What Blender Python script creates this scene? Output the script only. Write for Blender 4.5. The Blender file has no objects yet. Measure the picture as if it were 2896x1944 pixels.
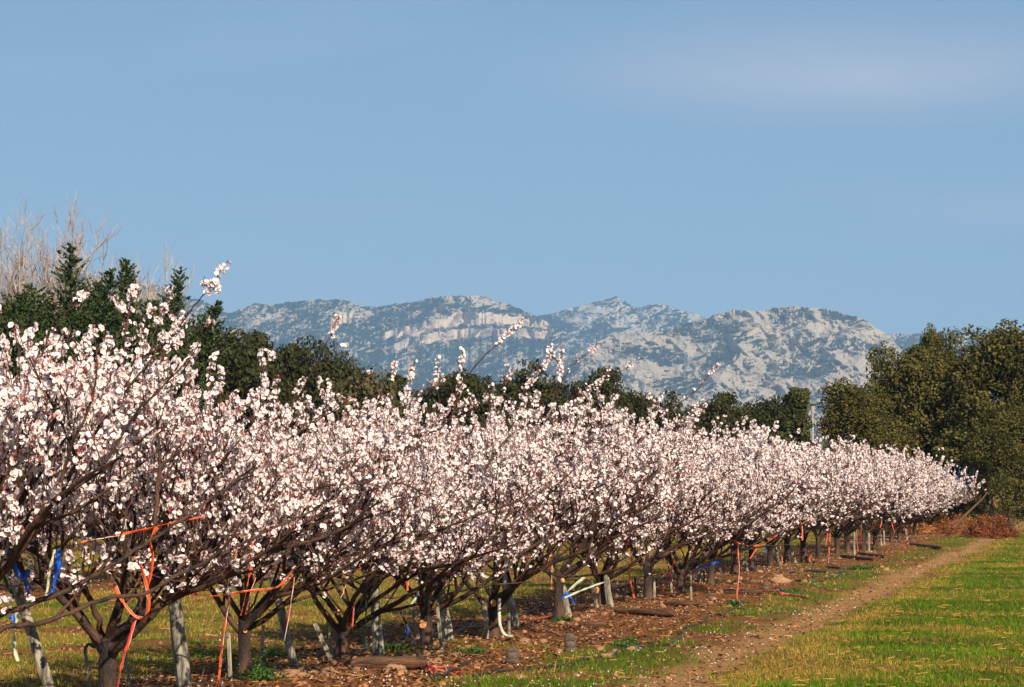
import bpy, math, random
import numpy as np
from mathutils import Vector, Matrix

# ------------------------------------------------------------------ camera, sky, sun, exposure
FPX, CX, YH, CAMH = 7500.0, 1448.0, 1385.0, 1.5      # focal length in photo pixels, centre column, horizon row, eye height
SUN_EL, SUN_AZ = 31.0, 157.0                           # degrees; azimuth clockwise from +Y (the view direction)
HAZE_DENSITY = 0.000125
scn = bpy.context.scene
C = scn.collection
cam = bpy.data.cameras.new('camera'); camo = bpy.data.objects.new('camera', cam); C.objects.link(camo)
cam.sensor_width = 36.0; cam.lens = 36.0 * FPX / 2896.0
cam.clip_start = 0.1; cam.clip_end = 30000
camo.location = (0, 0, CAMH)
camo.rotation_euler = (math.radians(90) + math.atan((YH - 972) / FPX), 0, 0)
scn.camera = camo

w = bpy.data.worlds.new('World'); scn.world = w; w.use_nodes = True
nt = w.node_tree; nt.nodes.clear()
N = nt.nodes.new; L = nt.links.new
wo = N('ShaderNodeOutputWorld'); bg = N('ShaderNodeBackground'); sky = N('ShaderNodeTexSky')
sky.sky_type = 'NISHITA'; sky.sun_disc = False
sky.sun_elevation = math.radians(SUN_EL); sky.sun_rotation = math.radians(SUN_AZ)
sky.air_density = 1.0; sky.dust_density = 0.3; sky.ozone_density = 3.0; sky.altitude = 50
tint = N('ShaderNodeMix'); tint.data_type = 'RGBA'; tint.blend_type = 'MIX'; tint.inputs[0].default_value = 0.72
tint.inputs[7].default_value = (1.66, 2.86, 4.50, 1)
L(sky.outputs[0], tint.inputs[6])
# clear sky deepens evenly towards the zenith
zt = N('ShaderNodeTexCoord'); zs = N('ShaderNodeSeparateXYZ'); L(zt.outputs['Generated'], zs.inputs[0])
zr = N('ShaderNodeMapRange'); zr.inputs[1].default_value = 0.16; zr.inputs[2].default_value = 0.9; zr.inputs[3].default_value = 1.0; zr.inputs[4].default_value = 0.38
L(zs.outputs[2], zr.inputs[0]); zv = N('ShaderNodeVectorMath'); zv.operation = 'SCALE'; L(tint.outputs[2], zv.inputs[0]); L(zr.outputs[0], zv.inputs['Scale'])
# thin pinkish cloud veil, by direction, soft noise all round the sky
tc = N('ShaderNodeTexCoord'); mp = N('ShaderNodeMapping'); mp.inputs['Scale'].default_value = (3.2, 3.2, 22.0); mp.inputs['Location'].default_value = (0.55, 0.2, 0.6)
cn = N('ShaderNodeTexNoise'); cn.inputs['Scale'].default_value = 1.6; cn.inputs['Detail'].default_value = 6; cn.inputs['Roughness'].default_value = 0.5
cr = N('ShaderNodeMapRange'); cr.inputs[1].default_value = 0.50; cr.inputs[2].default_value = 0.72; cr.inputs[3].default_value = 0; cr.inputs[4].default_value = 0.18
cm = N('ShaderNodeMix'); cm.data_type = 'RGBA'; cm.inputs[7].default_value = (4.5, 4.9, 5.9, 1)
L(tc.outputs['Generated'], mp.inputs[0]); L(mp.outputs[0], cn.inputs['Vector']); L(cn.outputs['Fac'], cr.inputs[0])
# the pinkish bank high on the right
def _m(op, a, b=0.0):
    n = N('ShaderNodeMath'); n.operation = op
    for i, q in enumerate((a, b)):
        if isinstance(q, (int, float)): n.inputs[i].default_value = q
        else: L(q, n.inputs[i])
    return n.outputs[0]
sx = N('ShaderNodeSeparateXYZ'); L(tc.outputs['Generated'], sx.inputs[0])
ax = _m('MULTIPLY', _m('SUBTRACT', _m('DIVIDE', sx.outputs[0], sx.outputs[1]), 0.130), 11.0)
az = _m('MULTIPLY', _m('SUBTRACT', _m('DIVIDE', sx.outputs[2], sx.outputs[1]), 0.160), 60.0)
bl = _m('EXPONENT', _m('MULTIPLY', _m('ADD', _m('MULTIPLY', ax, ax), _m('MULTIPLY', az, az)), -1.0))
bl = _m('MULTIPLY', bl, _m('GREATER_THAN', sx.outputs[1], 0.0))
n3 = N('ShaderNodeTexNoise'); n3.inputs['Scale'].default_value = 9; n3.inputs['Detail'].default_value = 5; mp3 = N('ShaderNodeMapping'); mp3.inputs['Scale'].default_value = (1, 1, 4)
L(tc.outputs['Generated'], mp3.inputs[0]); L(mp3.outputs[0], n3.inputs['Vector'])
bl = _m('MULTIPLY', bl, _m('MULTIPLY', n3.outputs['Fac'], 1.25))
L(_m('MAXIMUM', cr.outputs[0], bl), cm.inputs[0]); L(zv.outputs[0], cm.inputs[6]); L(cm.outputs[2], bg.inputs[0])
bg.inputs[1].default_value = 0.075
L(bg.outputs[0], wo.inputs[0])

sun = bpy.data.lights.new('sun', 'SUN'); suno = bpy.data.objects.new('sun', sun); C.objects.link(suno)
sun.energy = 5.0; sun.angle = math.radians(0.5); sun.color = (1.0, 0.89, 0.72)
_a = math.radians(SUN_AZ); _e = math.radians(SUN_EL)
to_sun = Vector((math.sin(_a) * math.cos(_e), math.cos(_a) * math.cos(_e), math.sin(_e)))
suno.rotation_euler = to_sun.to_track_quat('Z', 'Y').to_euler()
scn.view_settings.view_transform = 'Standard'; scn.view_settings.look = 'None'
scn.view_settings.exposure = 0.62; scn.view_settings.gamma = 1.0; scn.view_settings.use_curve_mapping = False
scn.render.engine = 'CYCLES'
scn.cycles.max_bounces = 6; scn.cycles.diffuse_bounces = 3; scn.cycles.transparent_max_bounces = 6
scn.cycles.volume_bounces = 1; scn.cycles.use_denoising = True; scn.cycles.denoiser = 'OPENIMAGEDENOISE'; scn.cycles.denoising_input_passes = 'RGB_ALBEDO_NORMAL'; scn.cycles.denoising_prefilter = 'ACCURATE'

# ------------------------------------------------------------------ helpers
rng = np.random.default_rng(7); random.seed(7)
R = math.radians
ROW = math.atan(1662 / 7500.0); RD = np.array([math.sin(ROW), math.cos(ROW)]); RN = np.array([math.cos(ROW), -math.sin(ROW)])
ORG = np.array([(970 - CX) / FPX * 22.5, 22.5])        # foot of one tree of the front row: origin of row coordinates

def uv_of(x, y):
    dx, dy = x - ORG[0], y - ORG[1]
    return dx * RN[0] + dy * RN[1], dx * RD[0] + dy * RD[1]
def xy_of(u, v):
    return ORG[0] + u * RN[0] + v * RD[0], ORG[1] + u * RN[1] + v * RD[1]

def _h(ix, iy, s):
    n = (ix.astype(np.int64) * 374761393 + iy.astype(np.int64) * 668265263 + s * 1442695041) & 0x7fffffff
    n = ((n ^ (n >> 13)) * 1274126177) & 0x7fffffff
    n = n ^ (n >> 16)
    return (n & 0xffff) / 65535.0
def vn(x, y, s=0):
    x = np.asarray(x, float); y = np.asarray(y, float)
    ix = np.floor(x); iy = np.floor(y); fx = x - ix; fy = y - iy
    fx = fx * fx * fx * (fx * (fx * 6 - 15) + 10); fy = fy * fy * fy * (fy * (fy * 6 - 15) + 10)
    a = _h(ix, iy, s); b = _h(ix + 1, iy, s); c = _h(ix, iy + 1, s); d = _h(ix + 1, iy + 1, s)
    return (a * (1 - fx) + b * fx) * (1 - fy) + (c * (1 - fx) + d * fx) * fy
def fbm(x, y, s=0, o=4, g=0.5):
    t = 0; a = 1.0; k = 0
    for i in range(o):
        t = t + a * vn(x * 2**i + 17.3 * i, y * 2**i - 9.1 * i, s + i); k += a; a *= g
    return t / k
def ridged(x, y, s=0, o=4, g=0.5):
    t = 0; a = 1.0; k = 0
    for i in range(o):
        t = t + a * (1 - np.abs(2 * vn(x * 2**i + 5.3 * i, y * 2**i + 3.7 * i, s + i) - 1)); k += a; a *= g
    return t / k
def sst(a, b, x):
    t = np.clip((x - a) / (b - a), 0, 1); return t * t * (3 - 2 * t)

def ground_z(x, y):
    x = np.asarray(x, float); y = np.asarray(y, float)
    u, v = uv_of(x, y)
    near = 1 - sst(110, 160, np.hypot(x, y))
    z = 0.05 * np.exp(-(u / 0.7)**2) + 0.05 * np.exp(-((u + 9.2) / 0.8)**2) - 0.03 * np.exp(-((u - 3.0) / 0.35)**2)
    z = z + (fbm(x * 0.9, y * 0.9, 3, 4) - 0.5) * 0.07 + (fbm(x * 0.12, y * 0.12, 9, 2) - 0.5) * 0.10
    return z * near

def W(px, py, d, dz=0.0):                              # photo pixel at distance d -> world point
    return Vector(((px - CX) / FPX * d, d, CAMH + (YH - py) / FPX * d + dz))
def G(px, py):                                         # photo pixel on the ground -> world point
    d = CAMH * FPX / (py - YH); x = (px - CX) / FPX * d
    return Vector((x, d, float(ground_z(x, d))))

def mesh(name, V, faces, mats=(), midx=None, smooth=False, col=None):
    """faces: list of int arrays (m,k)."""
    me = bpy.data.meshes.new(name)
    V = np.asarray(V, np.float32).reshape(-1, 3)
    me.vertices.add(len(V)); me.vertices.foreach_set('co', V.ravel())
    faces = [np.asarray(f, np.int32) for f in faces if len(f)]
    loops = np.concatenate([f.ravel() for f in faces]) if faces else np.zeros(0, np.int32)
    tot = np.concatenate([np.full(len(f), f.shape[1], np.int32) for f in faces]) if faces else np.zeros(0, np.int32)
    start = np.concatenate([[0], np.cumsum(tot)[:-1]]).astype(np.int32) if len(tot) else tot
    me.loops.add(len(loops)); me.loops.foreach_set('vertex_index', loops)
    me.polygons.add(len(tot)); me.polygons.foreach_set('loop_start', start)
    me.polygons.foreach_set('loop_total', tot)
    for m in mats: me.materials.append(m)
    if midx is not None: me.polygons.foreach_set('material_index', np.asarray(midx, np.int32))
    me.polygons.foreach_set('use_smooth', np.full(len(tot), smooth))
    if col is not None:
        at = me.color_attributes.new('Col', 'FLOAT_COLOR', 'POINT')
        c4 = np.ones((len(V), 4), np.float32); c4[:, :3] = col; at.data.foreach_set('color', c4.ravel())
    me.update(calc_edges=True)
    return me

def obj(name, me, parent=None, label=None, cat=None, group=None, kind=None, loc=None):
    o = bpy.data.objects.new(name, me); C.objects.link(o)
    if parent is not None: o.parent = parent
    if loc is not None: o.location = loc
    if label: o['label'] = label
    if cat: o['category'] = cat
    if group: o['group'] = group
    if kind: o['kind'] = kind
    return o
def copy_tree(o, parent=None, label=None):
    c = o.copy(); C.objects.link(c); c.parent = parent
    if label: c['label'] = label
    for ch in list(o.children): copy_tree(ch, c)
    return c

class MB:                                              # small mesh accumulator
    def __init__(s): s.V = []; s.F = {}; s.n = 0; s.col = []
    def add(s, V, F, col=None):
        V = np.asarray(V, float).reshape(-1, 3); F = np.asarray(F, np.int64)
        s.V.append(V); s.F.setdefault(F.shape[1], []).append(F + s.n); s.n += len(V)
        s.col.append(np.broadcast_to(np.asarray(col if col is not None else (1, 1, 1), float), (len(V), 3)))
    def build(s, name, mats=(), smooth=False, col=False):
        if not s.V: return mesh(name, np.zeros((0, 3)), [], mats)
        return mesh(name, np.concatenate(s.V), [np.concatenate(f) for f in s.F.values()], mats, None, smooth, np.concatenate(s.col) if col else None)

def tube(mb, pts, rad, sides=6, col=None, cap=True, flat=1.0):
    P = np.asarray(pts, float); n = len(P); rad = np.broadcast_to(np.asarray(rad, float), (n,))
    T = np.gradient(P, axis=0); T /= np.linalg.norm(T, axis=1)[:, None] + 1e-12
    ref = np.array([0, 0, 1.0]) if abs(T[0, 2]) < 0.9 else np.array([1.0, 0, 0])
    A = np.cross(T, ref); A /= np.linalg.norm(A, axis=1)[:, None] + 1e-12
    B = np.cross(T, A)
    a = np.arange(sides) * 2 * math.pi / sides
    V = P[:, None, :] + rad[:, None, None] * (np.cos(a)[None, :, None] * A[:, None, :] + flat * np.sin(a)[None, :, None] * B[:, None, :])
    V = V.reshape(-1, 3)
    i = np.arange(n - 1)[:, None] * sides; j = np.arange(sides)[None, :]; k = (j + 1) % sides
    F = np.stack([i + j, i + sides + j, i + sides + k, i + k], -1).reshape(-1, 4)
    mb.add(V, F, col)
    if cap and sides >= 4:
        base = mb.n
        mb.add(np.concatenate([V[:sides], V[-sides:], P[:1], P[-1:]]),
               np.concatenate([[[2 * sides, q, (q + 1) % sides] for q in range(sides)], [[2 * sides + 1, sides + (q + 1) % sides, sides + q] for q in range(sides)]]), col)

def smooth_path(pts, n):
    P = np.asarray(pts, float); t = np.concatenate([[0], np.cumsum(np.linalg.norm(np.diff(P, axis=0), axis=1))]); t /= t[-1]
    m = np.zeros_like(P); m[1:-1] = (P[2:] - P[:-2]) / (t[2:] - t[:-2])[:, None]; m[0] = (P[1] - P[0]) / (t[1] - t[0]); m[-1] = (P[-1] - P[-2]) / (t[-1] - t[-2])
    s = np.linspace(0, 1, n); k = np.clip(np.searchsorted(t, s, 'right') - 1, 0, len(t) - 2)
    h = t[k + 1] - t[k]; q = ((s - t[k]) / h)[:, None]; h = h[:, None]
    return (2*q**3-3*q**2+1)*P[k] + (q**3-2*q**2+q)*h*m[k] + (-2*q**3+3*q**2)*P[k+1] + (q**3-q**2)*h*m[k+1]

# ------------------------------------------------------------------ materials
def mat(name):
    m = bpy.data.materials.new(name); m.use_nodes = True
    return m, m.node_tree, m.node_tree.nodes['Principled BSDF']
def noisy(name, c1, c2, scale=8.0, rough=0.85, bump=0.0, bscale=None, stretch=(1, 1, 1), detail=6, contrast=(0.35, 0.65), attr=False, bdist=0.02):
    m, t, b = mat(name); N = t.nodes.new; L = t.links.new
    tc = N('ShaderNodeTexCoord'); mp = N('ShaderNodeMapping'); mp.inputs['Scale'].default_value = stretch
    no = N('ShaderNodeTexNoise'); no.inputs['Scale'].default_value = scale; no.inputs['Detail'].default_value = detail
    mr = N('ShaderNodeMapRange'); mr.inputs[1].default_value = contrast[0]; mr.inputs[2].default_value = contrast[1]
    mx = N('ShaderNodeMix'); mx.data_type = 'RGBA'; mx.inputs[6].default_value = (*c1, 1); mx.inputs[7].default_value = (*c2, 1)
    L(tc.outputs['Object'], mp.inputs[0]); L(mp.outputs[0], no.inputs['Vector']); L(no.outputs['Fac'], mr.inputs[0]); L(mr.outputs[0], mx.inputs[0])
    out = mx.outputs[2]
    if attr:
        at = N('ShaderNodeAttribute'); at.attribute_name = 'Col'
        mu = N('ShaderNodeMix'); mu.data_type = 'RGBA'; mu.blend_type = 'MULTIPLY'; mu.inputs[0].default_value = 1
        L(out, mu.inputs[6]); L(at.outputs['Color'], mu.inputs[7]); out = mu.outputs[2]
    L(out, b.inputs['Base Color'])
    b.inputs['Roughness'].default_value = rough
    if bump:
        n2 = N('ShaderNodeTexNoise'); n2.inputs['Scale'].default_value = bscale or scale * 3; n2.inputs['Detail'].default_value = 8
        bu = N('ShaderNodeBump'); bu.inputs['Strength'].default_value = bump; bu.inputs['Distance'].default_value = bdist
        L(mp.outputs[0], n2.inputs['Vector']); L(n2.outputs['Fac'], bu.inputs['Height']); L(bu.outputs[0], b.inputs['Normal'])
    return m
def leafy(name, trans=0.25, rough=0.7, tcol=None, spec=0.3):
    m, t, b = mat(name); N = t.nodes.new; L = t.links.new
    at = N('ShaderNodeAttribute'); at.attribute_name = 'Col'
    L(at.outputs['Color'], b.inputs['Base Color']); b.inputs['Roughness'].default_value = rough
    b.inputs['Specular IOR Level'].default_value = spec
    tr = N('ShaderNodeBsdfTranslucent'); L(at.outputs['Color'], tr.inputs['Color'])
    ms = N('ShaderNodeMixShader'); ms.inputs[0].default_value = trans
    L(b.outputs[0], ms.inputs[1]); L(tr.outputs[0], ms.inputs[2]); L(ms.outputs[0], t.nodes['Material Output'].inputs['Surface'])
    return m
M_petal = leafy('blossom_petals', 0.26, 0.8, spec=0.1)
M_leaf = leafy('leaves', 0.15, 0.6, spec=0.12)
M_grass = leafy('grass_blades', 0.25, 0.7, spec=0.08)
M_bark = noisy('orchard_bark', (0.008, 0.005, 0.0035), (0.095, 0.040, 0.018), 9, 0.75, 0.7, 60, (1, 1, 0.35))
M_twig = noisy('red_brown_twigs', (0.022, 0.008, 0.006), (0.10, 0.027, 0.016), 14, 0.55)
M_post = noisy('weathered_post_wood', (0.10, 0.082, 0.06), (0.43, 0.37, 0.27), 7, 0.85, 0.8, 40, (6, 6, 0.5))
M_stake = noisy('pale_stake_wood', (0.15, 0.12, 0.08), (0.42, 0.34, 0.22), 8, 0.85, 0.5, 40, (5, 5, 0.5))
M_log = noisy('weathered_log_wood', (0.05, 0.022, 0.010), (0.24, 0.11, 0.05), 6, 0.8, 0.9, 30, (0.6, 8, 8), bdist=0.03)
M_glog = noisy('grey_log_wood', (0.06, 0.038, 0.024), (0.26, 0.18, 0.12), 6, 0.8, 0.9, 30, (0.6, 8, 8), bdist=0.03)
M_cut = noisy('fresh_pruning_cut', (0.55, 0.20, 0.06), (0.75, 0.36, 0.14), 30, 0.7)
M_stone = noisy('field_stone', (0.28, 0.13, 0.055), (0.50, 0.29, 0.15), 9, 0.85, 0.6, 30)
M_hose = noisy('black_irrigation_hose', (0.012, 0.012, 0.014), (0.03, 0.03, 0.033), 10, 0.45)
M_pale = noisy('pale_bare_bark', (0.27, 0.20, 0.17), (0.44, 0.36, 0.32), 3, 0.8)
M_dark = noisy('dark_trunk_bark', (0.035, 0.028, 0.022), (0.09, 0.07, 0.055), 4, 0.9, 0.5)
M_conc = noisy('concrete', (0.26, 0.23, 0.19), (0.38, 0.34, 0.28), 2, 0.9)
def tape_mat(name, c, c2):
    m, t, b = mat(name); N = t.nodes.new; L = t.links.new
    tc = N('ShaderNodeTexCoord'); no = N('ShaderNodeTexNoise'); no.inputs['Scale'].default_value = 7
    mx = N('ShaderNodeMix'); mx.data_type = 'RGBA'; mx.inputs[6].default_value = (*c, 1); mx.inputs[7].default_value = (*c2, 1)
    L(tc.outputs['Object'], no.inputs['Vector']); L(no.outputs['Fac'], mx.inputs[0]); L(mx.outputs[2], b.inputs['Base Color'])
    b.inputs['Roughness'].default_value = 0.35
    tr = N('ShaderNodeBsdfTranslucent'); L(mx.outputs[2], tr.inputs[0]); ms = N('ShaderNodeMixShader'); ms.inputs[0].default_value = 0.3
    L(b.outputs[0], ms.inputs[1]); L(tr.outputs[0], ms.inputs[2]); L(ms.outputs[0], t.nodes['Material Output'].inputs['Surface'])
    return m
TAPE = {'orange': tape_mat('orange_tape', (0.95, 0.10, 0.015), (0.9, 0.17, 0.04)), 'red': tape_mat('red_tape', (0.75, 0.03, 0.02), (0.85, 0.12, 0.07)),
        'blue': tape_mat('blue_tape', (0.015, 0.10, 0.62), (0.02, 0.17, 0.75)), 'pale': tape_mat('pale_yellow_tape', (0.62, 0.66, 0.42), (0.75, 0.76, 0.6)),
        'green': tape_mat('dark_green_tape', (0.01, 0.06, 0.035), (0.02, 0.10, 0.06))}
M_tape_edge = noisy('pale_tape_backing', (0.75, 0.6, 0.5), (0.85, 0.78, 0.7), 20, 0.5)

# ------------------------------------------------------------------ ground
def grassiness(u, v, x, y):
    n1 = fbm(x * 0.55, y * 0.55, 21, 3); n2 = fbm(x * 1.7, y * 1.7, 31, 3)
    uu = u + (n1 - 0.5) * 1.3
    right = sst(3.15, 3.6, u + (n2 - 0.5) * 1.1 + (n1 - 0.5) * 0.5)
    right = right * (1 - 0.75 * sst(0.60, 0.70, 0.5 * n1 + 0.5 * n2))
    verge = sst(1.45, 2.0, uu) * (1 - sst(2.4, 2.9, u + (n2 - 0.5) * 0.9)) * 0.9
    mid = (1 - sst(-1.6, -1.15, uu)) * sst(-8.4, -7.7, uu)
    far = (1 - sst(-10.8, -10.3, uu)) * (sst(-17.6, -17, uu) + (1 - sst(-20.3, -19.8, uu)))
    patch = sst(0.60, 0.72, n1 * 0.6 + n2 * 0.4) * 0.7
    g = np.maximum.reduce([right, verge * sst(0.36, 0.50, n2 * 0.5 + n1 * 0.5), mid * sst(0.25, 0.45, n2), far, patch * (1 - right) * (1 - np.exp(-((u - 3) / 0.4)**2))])
    endg = sst(70, 74, v) * 0.8 * sst(0.3, 0.55, n2)
    g = np.where((u < 2.2), np.maximum(g, endg), g)
    return np.clip(g, 0, 1)
def dryness(u, v, x, y):
    d = fbm(x * 0.8, y * 0.8, 55, 3)
    base = np.where(u < -1.0, 0.72, np.where(u > 3.3, 0.24, 0.18))
    edge = np.exp(-((u - 3.55) / 0.22)**2) * 0.7
    return np.clip(base + (d - 0.5) * 2.2 + edge, 0, 1)
ul = np.concatenate([[-5000, -2500, -1200, -600, -300, -150, -80, -50, -35], np.arange(-26, -12, 0.5), np.arange(-12, 9, 0.16), [9.5, 11, 14, 20, 35, 80, 200, 600, 1500, 3500, 6000]])
vl = np.concatenate([[-2000, -600, -150, -60, -35, -24], np.arange(-18, -5, 1.0), np.arange(-5, 20, 0.18), np.geomspace(20, 110, 115), [125, 150, 200, 300, 500, 900, 1500, 2500, 4000, 7000, 12000]])
UU, VV = np.meshgrid(ul, vl, indexing='ij'); GX, GY = xy_of(UU, VV)
GZ = ground_z(GX, GY)
gcol = np.stack([grassiness(UU, VV, GX, GY), sst(0.25, 0.6, np.exp(-((UU - 3.0 + (fbm(GX * 0.7, GY * 0.7, 61, 3) - 0.5) * 0.5) / 0.40)**2)), dryness(UU, VV, GX, GY)], -1).reshape(-1, 3)
a, b_ = len(ul), len(vl)
I = (np.arange(a - 1)[:, None] * b_ + np.arange(b_ - 1)[None, :]).ravel()
def ground_mat():
    m, t, b = mat('ground_soil_and_turf'); N = t.nodes.new; L = t.links.new
    at = N('ShaderNodeAttribute'); at.attribute_name = 'Col'; sp = N('ShaderNodeSeparateColor'); L(at.outputs['Color'], sp.inputs[0])
    g = N('ShaderNodeNewGeometry')
    def noise(s, d=5, rough=0.55):
        n = N('ShaderNodeTexNoise'); n.inputs['Scale'].default_value = s; n.inputs['Detail'].default_value = d; n.inputs['Roughness'].default_value = rough; L(g.outputs['Position'], n.inputs['Vector']); return n.outputs['Fac']
    def mr(x, a, b, c=0, d=1):
        n = N('ShaderNodeMapRange'); n.inputs[1].default_value = a; n.inputs[2].default_value = b; n.inputs[3].default_value = c; n.inputs[4].default_value = d; L(x, n.inputs[0]); return n.outputs[0]
    def mix(f, a, b):
        n = N('ShaderNodeMix'); n.data_type = 'RGBA'; L(f, n.inputs[0])
        for s, q in ((6, a), (7, b)):
            if isinstance(q, tuple): n.inputs[s].default_value = (*q, 1)
            else: L(q, n.inputs[s])
        return n.outputs[2]
    n_f, n_m, n_c = noise(28, 6, 0.7), noise(5, 5), noise(0.9, 4)
    soil = mix(mr(n_m, 0.35, 0.65), (0.11, 0.036, 0.010), (0.29, 0.105, 0.030))
    soil = mix(mr(n_f, 0.45, 0.7, 0, 0.7), soil, (0.38, 0.16, 0.055))
    soil = mix(mr(n_f, 0.42, 0.30, 0, 0.8), soil, (0.055, 0.020, 0.008))
    path = mix(mr(n_f, 0.35, 0.65), (0.27, 0.125, 0.040), (0.52, 0.285, 0.105))
    soil = mix(sp.outputs[1], soil, path)
    green = mix(mr(n_f, 0.35, 0.65), (0.045, 0.065, 0.004), (0.13, 0.155, 0.008))
    dry = mix(mr(n_f, 0.35, 0.65), (0.20, 0.11, 0.020), (0.38, 0.23, 0.045))
    turf = mix(mr(sp.outputs[2], 0.25, 0.85), green, dry)
    turf = mix(mr(n_m, 0.6, 0.7, 0, 0.6), turf, soil)
    col = mix(sp.outputs[0], soil, turf)
    L(col, b.inputs['Base Color']); b.inputs['Roughness'].default_value = 0.95; b.inputs['Specular IOR Level'].default_value = 0.15
    bu = N('ShaderNodeBump'); bu.inputs['Strength'].default_value = 0.9; bu.inputs['Distance'].default_value = 0.04
    ad = N('ShaderNodeMath'); ad.operation = 'ADD'; L(n_f, ad.inputs[0]); L(n_m, ad.inputs[1]); L(ad.outputs[0], bu.inputs['Height']); L(bu.outputs[0], b.inputs['Normal'])
    return m
ground = obj('ground', mesh('ground', np.stack([GX, GY, GZ], -1).reshape(-1, 3), [np.stack([I, I + b_, I + b_ + 1, I + 1], -1)], [ground_mat()], None, True, gcol), label='orchard ground of reddish soil strips and grass', kind='structure')

# ------------------------------------------------------------------ mountains (each fold of the range at its own distance)
def interp(pts, x):
    P = np.array(pts, float); return np.interp(x, P[:, 0], P[:, 1])
def massif(name, x0, x1, ridge, d0, d1, yfoot, seed, m, cliff=None, nrow=150, step=3.2, jag=1.0, spur=220, lab=None):
    px = np.arange(x0, x1 + step, step); s = np.linspace(0, 1, nrow)
    yr = interp(ridge, px) + (fbm(px / 14.0, px * 0, seed, 4, 0.6) - 0.5) * 9 * jag
    PX = px[:, None] + 0 * s[None, :]
    Y = yfoot + (yr[:, None] - yfoot) * s[None, :]       # elevation angle in photo rows
    wgt = np.ones_like(Y)
    cf = np.zeros_like(Y)
    if cliff:
        for (top, bot, xa, xb) in cliff:
            tp = interp(top, px)[:, None] + (fbm(PX / 18, PX * 0, seed + 3, 3) - 0.5) * 12; bt = interp(bot, px)[:, None] + (fbm(PX / 15, PX * 0, seed + 4, 3) - 0.5) * 14
            k = sst(tp - 2, tp + 3, Y) * (1 - sst(bt - 3, bt + 2, Y)) * sst(xa - 12, xa + 6, PX) * (1 - sst(xb - 4, xb + 4, PX))
            wgt = wgt * (1 - 0.97 * k); cf = np.maximum(cf, k)
    wgt = wgt * (0.35 + 1.3 * fbm(PX / 60 + Y / 90, Y / 13 - PX / 90, seed + 7, 3))   # bedding: steep and flat bands, tilted
    Dc = np.cumsum(wgt, 1); Dc = Dc / Dc[:, -1:]
    D = d0 + (d1 - d0) * Dc
    k = d1 / FPX
    damp = 1 - 0.8 * cf
    sp = ridged(PX / 170 + Y / 260, Y / 420 - PX / 900, seed + 11, 3)
    D = D - spur * (sp - 0.5) * (1.0 - 0.3 * s[None, :])
    D = D - damp * 90 * (ridged(PX / 60 - Y / 60, Y / 65 + PX / 160, seed + 15, 3, 0.42) - 0.5)
    D = D - damp * 26 * (fbm(PX / 13, Y / 11, seed + 19, 4, 0.62) - 0.5)
    D = D - 16 * (1 - cf) * (np.abs(np.mod((Y + PX * 0.22 + 30 * fbm(PX / 90, Y / 90, seed + 33, 3)) / 15.0, 1) - 0.5) - 0.25) * sst(0.35, 0.6, fbm(PX / 70, Y / 50, seed + 35, 2))
    D = D - cf * 9 * (fbm(PX / 7, Y / 60, seed + 29, 3) - 0.5)
    X = (PX - CX) / FPX * D; Z = CAMH + (YH - Y) / FPX * D
    # back slope
    Xb = np.stack([(px - CX) / FPX * (D[:, -1] + q) for q in (60, 250, 700)], 1); Yb = np.stack([D[:, -1] + q for q in (60, 250, 700)], 1)
    Zb = np.stack([Z[:, -1] - 25, Z[:, -1] * 0.6, Z[:, -1] * 0 - 3], 1)
    Xf = X[:, :1]; Yf = D[:, :1] - 60; Zf = Z[:, :1] * 0 - 3
    X = np.concatenate([Xf, X, Xb], 1); D = np.concatenate([Yf, D, Yb], 1); Z = np.concatenate([Zf, Z, Zb], 1)
    cf = np.pad(cf, ((0, 0), (1, 3)))
    nn = X.shape[1]
    I = (np.arange(len(px) - 1)[:, None] * nn + np.arange(nn - 1)[None, :]).ravel()
    col = np.stack([cf, cf * 0, cf * 0], -1).reshape(-1, 3)
    return obj(name, mesh(name, np.stack([X, D, Z], -1).reshape(-1, 3), [np.stack([I, I + nn, I + nn + 1, I + 1], -1)], [m], None, False, col), label=lab, kind='structure')
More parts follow.
